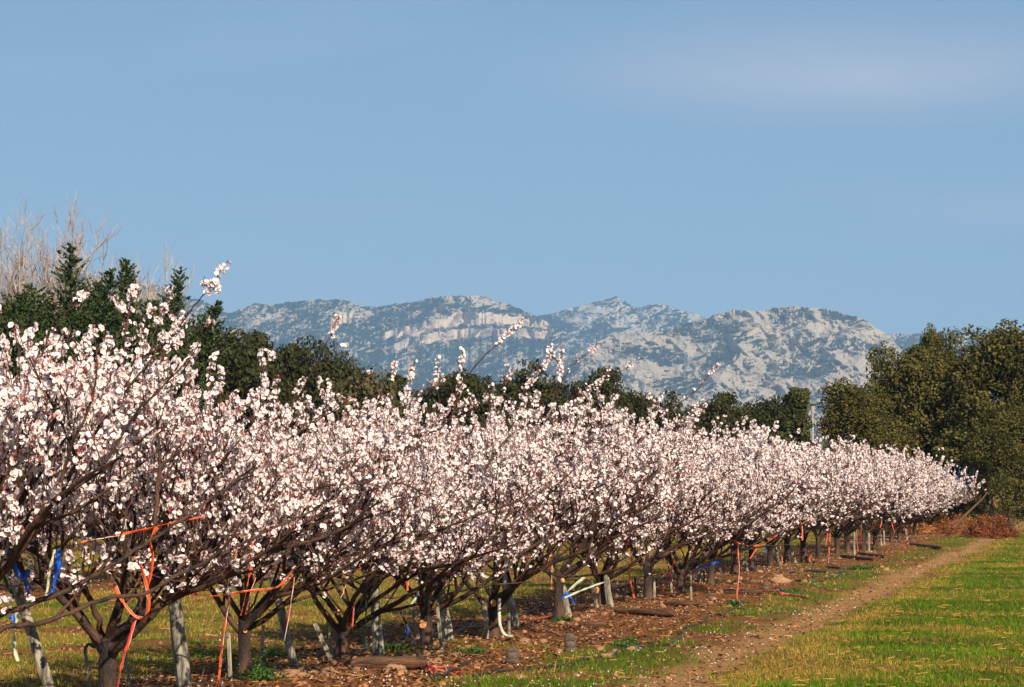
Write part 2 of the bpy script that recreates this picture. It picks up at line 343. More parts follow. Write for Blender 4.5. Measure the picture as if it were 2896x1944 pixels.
def rock_mat(name, lo, hi, rock1, rock2, scrub=(0.020, 0.032, 0.026), s1=0.012, s2=0.055):
    m, t, b = mat(name); N = t.nodes.new; L = t.links.new
    g = N('ShaderNodeNewGeometry'); mp = N('ShaderNodeMapping'); mp.inputs['Scale'].default_value = (1, 0.35, 1.5); mp.inputs['Rotation'].default_value = (0, R(14), 0); L(g.outputs['Position'], mp.inputs[0])
    def noise(s, d=6, r=0.6):
        n = N('ShaderNodeTexNoise'); n.inputs['Scale'].default_value = s; n.inputs['Detail'].default_value = d; n.inputs['Roughness'].default_value = r; L(mp.outputs[0], n.inputs['Vector']); return n.outputs['Fac']
    def math_(op, a, b2):
        n = N('ShaderNodeMath'); n.operation = op
        for i, q in enumerate((a, b2)):
            if isinstance(q, (int, float)): n.inputs[i].default_value = q
            else: L(q, n.inputs[i])
        return n.outputs[0]
    sx = N('ShaderNodeSeparateXYZ'); L(g.outputs['True Normal'], sx.inputs[0])
    at = N('ShaderNodeAttribute'); at.attribute_name = 'Col'; sp = N('ShaderNodeSeparateColor'); L(at.outputs['Color'], sp.inputs[0])
    f = math_('ADD', math_('MULTIPLY', noise(s1, 3), 0.68), math_('MULTIPLY', noise(s2, 5, 0.65), 0.32))
    f = math_('ADD', f, math_('MULTIPLY', math_('SUBTRACT', sx.outputs[2], 0.62), 0.30))
    f = math_('SUBTRACT', f, math_('MULTIPLY', sp.outputs[0], 0.13))
    mr = N('ShaderNodeMapRange'); mr.inputs[1].default_value = lo; mr.inputs[2].default_value = hi; L(f, mr.inputs[0])
    rk = N('ShaderNodeMix'); rk.data_type = 'RGBA'; rk.inputs[6].default_value = (*rock1, 1); rk.inputs[7].default_value = (*rock2, 1); L(noise(0.02, 5, 0.7), rk.inputs[0])
    mx = N('ShaderNodeMix'); mx.data_type = 'RGBA'; mx.inputs[7].default_value = (*scrub, 1); L(mr.outputs[0], mx.inputs[0]); L(rk.outputs[2], mx.inputs[6])
    cl = N('ShaderNodeMix'); cl.data_type = 'RGBA'; cl.inputs[7].default_value = (0.54, 0.43, 0.34, 1); L(math_('MULTIPLY', sp.outputs[0], math_('SUBTRACT', 1.0, math_('MULTIPLY', mr.outputs[0], 0.8))), cl.inputs[0]); L(mx.outputs[2], cl.inputs[6])
    L(cl.outputs[2], b.inputs['Base Color']); b.inputs['Roughness'].default_value = 1; b.inputs['Specular IOR Level'].default_value = 0
    bu = N('ShaderNodeBump'); bu.inputs['Strength'].default_value = 0.8; bu.inputs['Distance'].default_value = 6; L(noise(0.09, 6, 0.7), bu.inputs['Height']); L(bu.outputs[0], b.inputs['Normal'])
    return m
MR_left = rock_mat('limestone_with_dense_scrub', 0.47, 0.515, (0.34, 0.29, 0.235), (0.50, 0.43, 0.345))
MR_right = rock_mat('bare_limestone', 0.57, 0.605, (0.35, 0.295, 0.235), (0.49, 0.42, 0.335), scrub=(0.030, 0.04, 0.03))
MR_back = rock_mat('far_limestone', 0.50, 0.56, (0.36, 0.33, 0.29), (0.46, 0.42, 0.36))
massif('mountain', 60, 1600, [(0, 830), (150, 792), (230, 772), (290, 782), (420, 802), (500, 826), (545, 845), (570, 846), (600, 866), (640, 884), (670, 878), (700, 866), (720, 858), (760, 862), (800, 856), (860, 850), (960, 846), (990, 850), (1018, 866), (1050, 869), (1090, 864), (1150, 856), (1210, 845), (1260, 837), (1330, 836), (1375, 839), (1395, 850), (1450, 864), (1490, 884), (1518, 896), (1555, 915), (1600, 940)],
       3900, 4900, 1330, 5, MR_left, cliff=[([(1080, 940), (1150, 925), (1240, 905), (1301, 882), (1394, 884), (1476, 891), (1560, 910)], [(1080, 960), (1142, 950), (1240, 932), (1301, 922), (1424, 918), (1560, 934)], 1090, 1556),
                                            ([(1080, 985), (1142, 962), (1240, 940), (1301, 930), (1424, 926), (1560, 940)], [(1080, 1000), (1142, 990), (1219, 970), (1301, 958), (1424, 950), (1560, 966)], 1120, 1550),
                                            ([(700, 900), (1000, 880)], [(700, 925), (1000, 915)], 940, 1000)], lab='long limestone mountain ridge with pale cliff band and blue-green scrub')
massif('mountain', 1470, 2110, [(1470, 905), (1510, 897), (1560, 887), (1620, 870), (1660, 861), (1700, 850), (1728, 842), (1742, 838), (1760, 848), (1790, 866), (1810, 870), (1830, 863), (1862, 859), (1890, 862), (1905, 872), (1950, 882), (1985, 893), (2050, 920), (2110, 960)],
       4700, 5700, 1330, 40, MR_back, spur=300, jag=0.7, lab='pointed pale limestone peak with dark scrub slopes')
massif('mountain', 1520, 2660, [(1520, 1080), (1600, 1020), (1660, 985), (1704, 960), (1740, 945), (1766, 942), (1835, 941), (1885, 935), (1924, 916), (1960, 908), (2001, 899), (2039, 887), (2078, 875), (2116, 879), (2155, 879), (2200, 871), (2240, 866), (2290, 869), (2340, 875), (2400, 889), (2441, 899), (2486, 930), (2512, 948), (2548, 984), (2600, 1015), (2660, 1050)],
       3000, 3900, 1330, 71, MR_right, jag=1.2, lab='broad bare grey limestone hill with dark gullies')
massif('mountain', 2400, 3000, [(2400, 960), (2500, 947), (2548, 943), (2580, 945), (2624, 940), (2704, 941), (2800, 950), (3000, 975)],
       4600, 5500, 1330, 95, MR_left, jag=0.8, nrow=90, lab='low blue scrub ridge behind the holm oaks')

# ------------------------------------------------------------------ leaf clouds
def quads_cloud(P, Nn, size, asp, col, updir=None):
    """one quad leaf per point, facing roughly Nn"""
    n = len(P); r = rng.normal(size=(n, 3)); Nn = Nn / (np.linalg.norm(Nn, axis=1)[:, None] + 1e-9)
    if updir is not None: r = updir + 0.35 * r
    A = r - (r * Nn).sum(1)[:, None] * Nn; A /= np.linalg.norm(A, axis=1)[:, None] + 1e-9
    B = np.cross(Nn, A); s = np.asarray(size).reshape(-1, 1)
    V = np.stack([P - A * s, P + B * s * asp, P + A * s, P - B * s * asp], 1).reshape(-1, 3)
    F = np.arange(n * 4).reshape(n, 4)
    return V, F, np.repeat(col, 4, 0)

def crown_mesh(name, lobes, n, leaf, base, tip, seed, sub=14, fill=0.25):
    g = np.random.default_rng(seed)
    lobes = np.array(lobes, float)                      # x,y,z,rx,ry,rz
    area = (lobes[:, 3] * lobes[:, 5]); pr = area / area.sum()
    # sub clumps sit on the lobes' shells
    nsub = int(sub * len(lobes)); li = g.choice(len(lobes), nsub, p=pr)
    d = g.normal(size=(nsub, 3)); d /= np.linalg.norm(d, axis=1)[:, None]; d[:, 2] = np.where(d[:, 2] < -0.5, -d[:, 2], d[:, 2])
    cen = lobes[li, :3] + d * lobes[li, 3:6] * g.uniform(0.72, 1.05, (nsub, 1)); rr = lobes[li, 3] * g.uniform(0.22, 0.42, nsub)
    ci = g.choice(nsub, n, p=(rr**2) / (rr**2).sum())
    e = g.normal(size=(n, 3)); e /= np.linalg.norm(e, axis=1)[:, None]
    P = cen[ci] + e * (rr[ci] * g.uniform(0.55, 1.08, n)**0.6)[:, None] * np.array([1, 1, 0.8])
    ins = g.random(n) < fill                            # loose leaves inside the lobes close the view through
    lj = g.choice(len(lobes), n, p=pr); q = g.normal(size=(n, 3)); q /= np.linalg.norm(q, axis=1)[:, None]
    P = np.where(ins[:, None], lobes[lj, :3] + q * lobes[lj, 3:6] * g.uniform(0.2, 0.9, (n, 1)), P)
    P[:, 2] = np.maximum(P[:, 2], 0.15)
    Nn = e + 0.7 * g.normal(size=(n, 3)) + np.array([0, 0, 0.3])
    tone = np.clip(0.5 + 0.5 * g.normal(size=nsub) * 0.5, 0, 1)[ci] * 0.6 + 0.4 * g.random(n)
    col = np.array(base)[None] * (1 - tone[:, None]) + np.array(tip)[None] * tone[:, None]
    V, F, c = quads_cloud(P, Nn, leaf * g.uniform(0.6, 1.2, n), 0.62, col)
    return mesh(name, V, [F], [M_leaf], None, False, c)

def trunk_mesh(name, h, r, m, seed, limbs=5, spread=1.2):
    g = np.random.default_rng(seed); mb = MB()
    pts = [(0, 0, -0.1), (0.03 * h, 0.02, h * 0.25), (-0.01 * h, 0, h * 0.5), (0.02 * h, 0, h)]
    tube(mb, smooth_path(pts, 8), np.linspace(r * 1.2, r * 0.3, 8), 8)
    for i in range(limbs):
        a = g.uniform(0, 6.28); z = h * g.uniform(0.25, 0.6); l = spread * g.uniform(0.6, 1)
        tube(mb, smooth_path([(0, 0, z), (math.cos(a) * l * 0.4, math.sin(a) * l * 0.4, z + h * 0.14), (math.cos(a) * l, math.sin(a) * l, z + h * 0.36)], 6), np.linspace(r * 0.5, r * 0.12, 6), 6)
    return mb.build(name, [m], True)

def lobes_for(w, h, seed, n=16, z0=0.12):
    g = np.random.default_rng(seed); out = []
    for i in range(n):
        z = h * g.uniform(z0, 0.86); t = z / h
        env = w * (0.55 + 0.45 * math.sin(math.pi * min(1, (t + 0.12)))) * (1 - max(0, t - 0.62) * 1.5)
        a = g.uniform(0, 6.28); rr = env * g.uniform(0.25, 0.72)
        s = g.uniform(0.20, 0.34) * w
        out.append((math.cos(a) * rr, math.sin(a) * rr, z, s, s, s * g.uniform(0.75, 1.05)))
    out.append((0, 0, h * 0.5, w * 0.5, w * 0.5, h * 0.33))
    return out
def top_of(me):
    v = np.empty(len(me.vertices) * 3, np.float32); me.vertices.foreach_get('co', v); z = v[2::3]; x = v[0::3]
    return float(np.percentile(z, 99.6)), float(np.percentile(np.abs(x), 98))
def place_tree(name, cat, label, crown, trunk, px, d, group=None, rot=0, sc=1.0, sz=None, parts=()):
    x = (px - CX) / FPX * d; t = obj(name, None, None, label, cat, group, None, (x, d, float(ground_z(x, d)) - 0.02))
    t.rotation_euler = (0, 0, rot); t.scale = (sc, sc, sz or sc)
    obj('trunk', trunk, t); c = obj('crown', crown, t); c['kind'] = 'stuff'
    return t

OAK_B, OAK_T = (0.015, 0.017, 0.004), (0.165, 0.138, 0.03)
oak_cr = [crown_mesh('oak_crown', lobes_for(2.6, 6.4, 100 + k, 20, 0.06), 26000, 0.064, OAK_B, OAK_T, 200 + k, 26) for k in range(3)]
oak_tr = [trunk_mesh('oak_trunk', 4.2, 0.17, M_dark, 300 + k) for k in range(3)]
hed_cr = [crown_mesh('hedge_tree_crown', lobes_for(2.6, 6.0, 120 + k, 18, 0.05), 17000, 0.08, (0.010, 0.014, 0.004), (0.078, 0.074, 0.020), 220 + k, 20) for k in range(3)]
olive_cr = crown_mesh('olive_green_crown', lobes_for(2.8, 4.2, 131, 14), 14000, 0.085, (0.04, 0.035, 0.012), (0.15, 0.12, 0.045), 231, 20)
pine_cr = crown_mesh('light_green_crown', lobes_for(1.3, 6.4, 132, 16), 12000, 0.085, (0.022, 0.030, 0.008), (0.10, 0.105, 0.03), 232, 18)
# right-hand holm oaks: (px, distance, width scale, height scale, variant, rotation, label)
oaks = [(2425, 93, 1085, 125, 0, 0.3, 'low rounded holm oak at the left end of the big dark group'),
        (2560, 97, 985, 150, 1, 1.2, 'holm oak with a broken jagged top rising above the end of the orchard row'),
        (2690, 99, 950, 120, 2, 2.0, 'holm oak in the middle of the right-hand group, squarish top'),
        (2800, 96, 928, 150, 0, 3.4, 'tallest holm oak with a knobbly double top near the right edge'),
        (2935, 95, 955, 130, 1, 4.4, 'holm oak cut off by the right edge of the photo'),
        (2625, 103, 940, 70, 0, 5.0, 'narrow holm oak top between the jagged and squarish crowns'),
        (2850, 91, 1150, 120, 2, 0.8, 'smaller holm oak in front at the right edge, crown reaching the ground'),
        (2490, 101, 1040, 110, 2, 5.6, 'holm oak filling the dip between the low and the jagged crown')]
for px, d, top, hw, k, rot, lab in oaks:
    sc = hw / FPX * d / top_of(oak_cr[k])[1]; sz = (CAMH + (YH - top) / FPX * d) / top_of(oak_cr[k])[0]
    place_tree('holm_oak', 'tree', lab, oak_cr[k], oak_tr[k], px, d, 'holm oaks at the end of the orchard', rot, sc, sz)
# hedge of dark trees behind the orchard: (px, top row, distance, half width px, variant, label)
hedge = [(30, 858, 88, 170, 0, 'dark bushy tree at the left edge below the bare poplars'),
         (190, 885, 86, 150, 1, 'dark bushy tree below the first cypress spire'),
         (320, 875, 92, 130, 2, 'dark bushy tree between the two cypress spires'),
         (460, 895, 94, 120, 0, 'dark bushy tree right of the second cypress spire'),
         (590, 900, 96, 120, 1, 'dark evergreen whose top meets the left foot of the mountains'),
         (700, 930, 97, 110, 2, 'dark evergreen with a small pointed leader'),
         (810, 958, 98, 85, 0, 'round dark evergreen under the left mountain slope'),
         (900, 972, 98, 90, 1, 'dark evergreen with a flat spreading top, last of the left-hand mass'),
         (1250, 1045, 104, 110, 2, 'low dark tree behind the orchard, left of the middle'),
         (1340, 1032, 102, 80, 0, 'low rounded evergreen seen between two tall blossom shoots'),
         (1530, 1015, 105, 100, 1, 'dark evergreen under the cliff band, left of a pair'),
         (1690, 1022, 105, 105, 2, 'dark evergreen under the pointed peak, right of a pair'),
         (1810, 1085, 107, 90, 0, 'low dark evergreen in the dip right of the pair'),
         (1900, 1100, 107, 80, 1, 'low dark evergreen beside the long leaning blossom shoot'),
         (2030, 1092, 108, 85, 2, 'dark evergreen left of a lower crown under the grey hill'),
         (2130, 1112, 108, 80, 0, 'lower dark crown under the grey hill'),
         (2185, 1110, 109, 70, 1, 'dark evergreen touching the light green tree'),
         (1430, 1075, 108, 110, 0, 'low dark evergreen filling the gap left of the cliff'),
         (1600, 1090, 100, 110, 1, 'low dark evergreen between the pair of higher ones')]
for px, top, d, hw, k, lab in hedge:
    top += 24 if px > 1000 else (14 if px > 400 else 0)
    h = CAMH + (YH - top) / FPX * d; ww = hw / FPX * d * 1.15
    place_tree('evergreen_tree', 'tree', lab, hed_cr[k], oak_tr[k], px, d, 'dark evergreens behind the orchard', 1.7 * px, ww / top_of(hed_cr[k])[1] * (1.05 if px < 1000 else 0.98), h / top_of(hed_cr[k])[0])
place_tree('olive_green_shrub', 'tree', 'olive-brown rounded bushy tree below the left mountain slope', olive_cr, oak_tr[0], 1010, 92, None, 0.4, 1.0, (CAMH + (YH - 1060) / FPX * 92) / top_of(olive_cr)[0])
place_tree('young_tree', 'tree', 'pale yellow-green tree at the right end of the dark hedge, beside the mast', pine_cr, oak_tr[1], 2245, 100, None, 0.4, 1.0, (CAMH + (YH - 1100) / FPX * 100) / top_of(pine_cr)[0])
place_tree('young_tree', 'tree', 'light green young tree top just right of the olive-brown bush', pine_cr, oak_tr[1], 1110, 100, None, 2.4, 0.9, (CAMH + (YH - 1058) / FPX * 100) / top_of(pine_cr)[0])

def cypress_mesh(name, H, w, seed, leaders):
    g = np.random.default_rng(seed); Ps, Ns, Us, Cs, Ss = [], [], [], [], []
    for (lx, ly, lh, lw) in leaders:
        nb = int(270 * lh / H)
        for i in range(nb):
            t = g.uniform(0.02, 1.0)**0.62; z = lh * t; a = g.uniform(0, 6.28)
            env = 1.35 * lw * (1 - t)**0.52 * (0.85 + 0.22 * math.sin(t * 17 + a * 3 + lx * 9)) + 0.03
            L0 = env * g.uniform(0.5, 1.35); el = g.uniform(0.5, 1.05)
            dirv = np.array([math.cos(a) * math.cos(el), math.sin(a) * math.cos(el), math.sin(el)])
            nl = int(13 + 34 * L0); s = g.random(nl)**0.7
            cc = 1.0 * np.array([1.5 * lx * (0.25 + 0.75 * t), ly * (0.25 + 0.75 * t), z]) + dirv * L0 * s[:, None] + np.array([0, 0, 0.14]) * (s**2)[:, None] * L0 + g.normal(size=(nl, 3)) * (0.085 * L0 * (1.15 - s))[:, None]
            Ps.append(cc); Us.append(np.tile(dirv + np.array([0, 0, 0.9]), (nl, 1))); Ns.append(g.normal(size=(nl, 3)))
            tn = g.random(nl) * 0.5 + g.random() * 0.5
            Cs.append(np.array([0.016, 0.028, 0.010])[None] * (1 - tn[:, None]) + np.array([0.10, 0.135, 0.035])[None] * tn[:, None]); Ss.append(g.uniform(0.05, 0.12, nl) * (1.1 - 0.6 * t))
    V, F, c = quads_cloud(np.concatenate(Ps), np.concatenate(Ns), np.concatenate(Ss), 0.34, np.concatenate(Cs), np.concatenate(Us))
    return mesh(name, V, [F], [M_leaf], None, False, c)
cyp = [cypress_mesh('cypress_crown', 8.6, 1.3, 401, [(-0.35, 0, 7.6, 0.85), (0.12, 0.1, 8.8, 0.75), (0.62, -0.2, 8.0, 0.8), (1.1, 0.2, 6.7, 1.0), (-1.0, 0.1, 6.6, 1.1), (0.1, 0.2, 6.6, 1.7)]),
       cypress_mesh('cypress_crown', 8.0, 1.3, 402, [(-0.15, 0, 8.1, 0.7), (0.5, 0.1, 7.9, 0.7), (-0.7, 0, 7.2, 0.8), (0.95, 0, 6.9, 0.8), (0, 0.1, 6.3, 1.4)]),
       cypress_mesh('cypress_crown', 6.6, 1.4, 403, [(0, 0, 6.6, 1.3), (0.8, 0.3, 6.2, 1.1), (-0.8, -0.2, 5.9, 1.1)])]
cyt = trunk_mesh('cypress_trunk', 5.5, 0.13, M_dark, 410, 0)
for px, top, d, k, H, lab in [(165, 700, 80, 0, 8.7, 'tall dark green cypress with two ragged spires, leftmost'), (388, 742, 82, 1, 8.1, 'second tall cypress with a narrow split spire'),
                              (55, 835, 78, 2, 6.6, 'broad bright green cypress at the left edge'), (275, 800, 84, 2, 6.6, 'lower broad cypress between the two tall spires')]:
    place_tree('cypress', 'tree', lab, cyp[k], cyt, px, d, 'cypresses at the left', 0.2 * k, 1.75 if k < 2 else 1.6, (CAMH + (YH - top) / FPX * d) / top_of(cyp[k])[0])

bare_cache = {}
def bare_tree(name, H, W_, seed, lab, px, d, m, leafy_tips=False):
    seed = 501 + (seed - 501) % 3; hit = bare_cache.get(seed)
    g = np.random.default_rng(seed); big = MB(); fine = MB(); limbs = []
    def grow(p, dirv, ln, r, lvl):
        n = 5; pts = [p]; dd = dirv.copy()
        for i in range(n):
            dd = dd + g.normal(size=3) * 0.13 + np.array([0, 0, 0.09]); dd /= np.linalg.norm(dd); pts.append(pts[-1] + dd * ln / n)
        pts = np.array(pts)
        tube(big if lvl < 2 else fine, pts, np.linspace(r, r * 0.5, n + 1), 5 if lvl < 2 else 3, cap=False)
        if lvl >= 4: return
        k = (10, 7, 5, 3)[lvl]
        for j in range(k):
            t = g.uniform(0.3, 1.0); q = pts[min(n, int(t * n))]
            nd = dd * 0.9 + g.normal(size=3) * np.array([0.6, 0.6, 0.35]) * (1.05 if lvl else 1.15) + np.array([0, 0, 0.25]); nd /= np.linalg.norm(nd)
            grow(q, nd, ln * g.uniform(0.42, 0.68), max(r * 0.45, 0.0105), lvl + 1)
    if hit is None:
        grow(np.zeros(3), np.array([0.05, 0, 1.0]), H * 0.52, H * 0.013, 0)
        hit = bare_cache[seed] = (big.build('bare_trunk', [m], True), fine.build('bare_twigs', [m]), np.concatenate(big.V + fine.V))
    V = hit[2]; sz = H / np.percentile(V[:, 2], 99.7); sx = W_ / np.percentile(np.abs(V[:, 0]), 96)
    x = (px - CX) / FPX * d; t = obj(name, None, None, lab, 'tree', 'bare winter trees at the left', None, (x, d, float(ground_z(x, d))))
    t.scale = (sx, sx, sz); t.rotation_euler = (0, 0, px * 0.7)
    obj('trunk', hit[0], t); b = obj('twigs', hit[1], t); b['kind'] = 'stuff'
for q in [(14.2, 2.6, 501, 'tallest bare pale poplar behind the cypresses, near the left edge', 95, 118), (13.4, 2.8, 502, 'bare poplar half cut off by the left edge', -25, 116), (13.0, 3.2, 503, 'bare brownish tree between the two cypress spires', 330, 122),
          (12.3, 1.8, 504, 'bare tree with a fan of fine twigs right of the second spire', 452, 121), (12.2, 2.4, 505, 'low bare tree between the first spire and the middle bare crown', 250, 124), (10.8, 2.0, 506, 'slim bare tree leaning out at the far left', 135, 126)]:
    bare_tree('bare_tree', q[0], q[1], q[2], q[3], q[4], q[5], M_pale)

# floodlight mast in the gap by the oaks
mt = obj('mast', None, None, 'pale concrete mast with a round platform top in the gap beside the holm oaks', 'mast', None, None, ((2298 - CX) / FPX * 150, 150, 0))
mb = MB(); tube(mb, [(0, 0, 0), (0, 0, 4.2), (0, 0, 6.1)], [0.085, 0.07, 0.065], 10); obj('pole', mb.build('pole', [M_conc]), mt)
mb = MB(); tube(mb, [(0, 0, 5.8), (0, 0, 6.2), (0, 0, 6.32)], [0.07, 0.16, 0.17], 12); obj('platform_collar', mb.build('platform_collar', [M_conc]), mt)
mb = MB(); tube(mb, [(0, 0, 6.33), (0, 0, 6.5)], [0.34, 0.34], 14); 
M_teal = noisy('dull_teal_paint', (0.08, 0.13, 0.12), (0.16, 0.22, 0.20), 3, 0.6)
obj('platform', mb.build('platform', [M_teal]), mt)
mb = MB(); tube(mb, [(-0.35, 0, 4.6), (0.35, 0, 4.6)], [0.03, 0.03], 6); obj('crossarm', mb.build('crossarm', [M_conc]), mt)

# ------------------------------------------------------------------ fruit trees in blossom
def flower_arrays(P, Nn, size, g, lite=False):
    """lite: six-sided cup with a two-sided red calyx; full: five overlapping kite petals and calyx"""
    n = len(P); Nn = Nn / (np.linalg.norm(Nn, axis=1)[:, None] + 1e-9)
    r = g.normal(size=(n, 3)); A = r - (r * Nn).sum(1)[:, None] * Nn; A /= np.linalg.norm(A, axis=1)[:, None] + 1e-9; B = np.cross(Nn, A)
    s = size[:, None]; warm = g.uniform(0, 1, (n, 1))
    edge = np.array([0.93, 0.885, 0.875]) - np.array([0.02, 0.11, 0.09]) * warm**2
    cen = np.array([0.86, 0.70, 0.62]) - np.array([0.04, 0.22, 0.20]) * warm
    red = np.tile(np.array([[0.24, 0.025, 0.020]]), (n, 1)); cup = g.uniform(0.05, 0.5, (n, 1))
    Vs = [P - Nn * s * 0.12]; cols = [cen]; F = []; tri = []; k = 1
    if lite:
        for i in range(6):
            a = i * math.pi / 3; rr = 1.0 if i % 2 else 0.9
            Vs.append(P + s * rr * (math.cos(a) * A + math.sin(a) * B) + Nn * s * cup * (0.8 if i % 2 else 0.5)); cols.append(edge)
        F = [(0, 1, 2, 3), (0, 3, 4, 5), (0, 5, 6, 1)]; k = 7
        for da in (0.0, 1.57):
            Vs.append(P + s * 0.30 * (math.cos(da) * A + math.sin(da) * B) - Nn * s * 0.10); cols.append(red)
        Vs.append(P - s * 0.30 * A - Nn * s * 0.10); cols.append(red); Vs.append(P - Nn * s * 0.60); cols.append(red)
        tri = [(k, k + 1, k + 3), (k + 1, k + 2, k + 3)]; k += 4
    else:
        half = math.pi / 5 * 0.98
        for i in range(5):
            a = i * 2 * math.pi / 5
            for da, rr, h in ((-half, 0.80, 0.8), (0, 1.06, 1.0), (half, 0.80, 0.8)):
                Vs.append(P + s * rr * (math.cos(a + da) * A + math.sin(a + da) * B) + Nn * s * cup * h); cols.append(edge)
            F.append((0, k, k + 1, k + 2)); k += 3
        for i in range(3):
            a = i * 2.094; Vs.append(P + s * 0.30 * (math.cos(a) * A + math.sin(a) * B) - Nn * s * 0.10); cols.append(red)
        Vs.append(P - Nn * s * 0.62); cols.append(red)
        tri = [(k, k + 1, k + 3), (k + 1, k + 2, k + 3), (k + 2, k, k + 3)]; k += 4
    V = np.stack(Vs, 1).reshape(-1, 3); col = np.stack([np.broadcast_to(c, (n, 3)) for c in cols], 1).reshape(-1, 3)
    off = (np.arange(n) * k)[:, None, None]
    return V, (np.array(F)[None] + off).reshape(-1, 4), (np.array(tri)[None] + off).reshape(-1, 3), col

def bud_arrays(P, size, g):
    n = len(P); s = size[:, None]
    dirs = np.array([(1, 0, 0), (-0.5, 0.87, 0), (-0.5, -0.87, 0), (0, 0, 1.3), (0, 0, -1.3)])
    V = (P[:, None, :] + s[:, None, :] * dirs[None]).reshape(-1, 3); off = (np.arange(n) * 5)[:, None, None]
    F = (np.array([(0, 1, 3), (1, 2, 3), (2, 0, 3), (1, 0, 4), (2, 1, 4), (0, 2, 4)])[None] + off).reshape(-1, 3)
    t = g.uniform(0, 1, (n, 1)); c = np.array([[0.30, 0.03, 0.025]]) * (1 - t) + np.array([[0.75, 0.40, 0.36]]) * t * t + np.array([[0.25, 0.03, 0.03]]) * t * (1 - t)
    return V, F, np.repeat(c, 5, 0)

def along(g, pts, step, off, t0=0.1, t1=1.0):
    """points scattered round a shoot -> positions and outward normals"""
    P = np.asarray(pts); seg = np.linalg.norm(np.diff(P, axis=0), axis=1); Ltot = seg.sum()
    n = max(1, int(Ltot * (t1 - t0) / step)); cum = np.concatenate([[0], np.cumsum(seg)]) / Ltot
    nc = max(1, n // 7); cs = np.sort(g.uniform(t0, t1, nc)); t = np.clip(cs[g.integers(0, nc, n)] + g.normal(size=n) * 0.018 / Ltot, 0, 1)
    Q = np.stack([np.interp(t, cum, P[:, i]) for i in range(3)], 1)
    T = P[-1] - P[0]; T = T / (np.linalg.norm(T) + 1e-9)
    e = g.normal(size=(n, 3)); e -= 0.8 * (e @ T)[:, None] * T; e /= np.linalg.norm(e, axis=1)[:, None]
    return Q + e * off * g.uniform(0.7, 1.6, (n, 1)), e + T * 0.25 + 0.35 * g.normal(size=(n, 3))

def wand(g, p, d, ln, n, up=0.1, wig=0.12):
    pts = [np.array(p, float)]; d = np.array(d, float); d /= np.linalg.norm(d)
    for i in range(n):
        d = d + g.normal(size=3) * wig + np.array([0, 0, up]); d /= np.linalg.norm(d); pts.append(pts[-1] + d * ln / n)
    return np.array(pts)

def dress(g, limb_pts, r0, tw, mbl, FP, FN, nsec, nsh, step, reach=0.85, zlo=0.58, zhi=1.05, shl=(0.18, 0.62), ztop=2.32):
    """side branches and flowering shoots along one limb"""
    n = len(limb_pts); ctr = np.array([0, 0, 1.5])
    hosts = [(limb_pts, 0.30, nsh + 2)]
    for j in range(nsec):
        t = 0.22 + 0.78 * (j + g.random()) / nsec; i = min(n - 2, int(t * (n - 1))); p = limb_pts[i]
        T = limb_pts[i + 1] - limb_pts[i]; T /= np.linalg.norm(T)
        side = g.normal(size=3); side -= (side @ T) * T; side /= np.linalg.norm(side); side[2] = abs(side[2]) * 0.6 + 0.05
        d = T * 0.75 + side * 0.8; ln = reach * g.uniform(0.6, 1.15) * (1.1 - 0.35 * t)
        if p[2] > 1.6: ln *= 0.6
        if p[2] > 1.75: d[2] = min(d[2], 0.25)
        s = wand(g, p, d, ln, 7, 0.03 + 0.05 * (p[2] < 1.2), 0.11)
        tube(mbl, s, np.linspace(0.0115 * (1.2 - 0.4 * t), 0.0040, 8), 4, cap=False)
        hosts.append((s, 0.12, nsh))
    for pts, ta, k in hosts:
        m = len(pts)
        for j in range(k):
            t = ta + (1 - ta) * (j + g.random()) / k; i = min(m - 2, int(t * (m - 1))); f = t * (m - 1) - i
            p = pts[i] * (1 - f) + pts[i + 1] * f
            T = pts[i + 1] - pts[i]; T /= np.linalg.norm(T)
            d = T * 0.32 + g.normal(size=3) * 0.36 + np.array([0, 0, 0.78])
            if p[2] < 0.72 and g.random() < 0.7: continue
            if p[2] < 1.05: d[2] = g.uniform(-0.1, 0.6)
            ln = g.uniform(*shl)
            if g.random() < 0.10: ln *= 1.6
            ln = min(ln, max(0.10, (ztop - p[2]) * g.uniform(0.7, 1.8)))
            s = wand(g, p, d, ln, 4, 0.06, 0.10)
            if s[-1][2] < max(0.5, p[2] - 0.18): continue
            tube(tw, s, np.linspace(0.0044, 0.0018, 5), 3, cap=False)
            dens = float(sst(zlo, zhi, p[2] + g.normal() * 0.18)) * 0.94 + 0.06
            if g.random() < 0.35: dens *= 0.4
            q, nn = along(g, s, step / max(dens, 0.05), 0.0155, g.uniform(0.05, 0.35), g.uniform(0.9, 1.0))
            FP.append(q); FN.append(nn)
            if g.random() < 0.35:
                s2 = wand(g, s[2], d * 0.5 + g.normal(size=3) * 0.5, ln * 0.5, 3, 0.05, 0.1)
                tube(tw, s2, np.linspace(0.003, 0.0015, 4), 3, cap=False)
                q, nn = along(g, s2, step / max(dens, 0.05), 0.013, 0.1); FP.append(q); FN.append(nn)
        if ta < 0.2:
            dens = float(sst(zlo, zhi, pts[:, 2].mean()))
            q, nn = along(g, pts, step * 2.5 / max(dens, 0.1), 0.018, 0.3); FP.append(q); FN.append(nn)

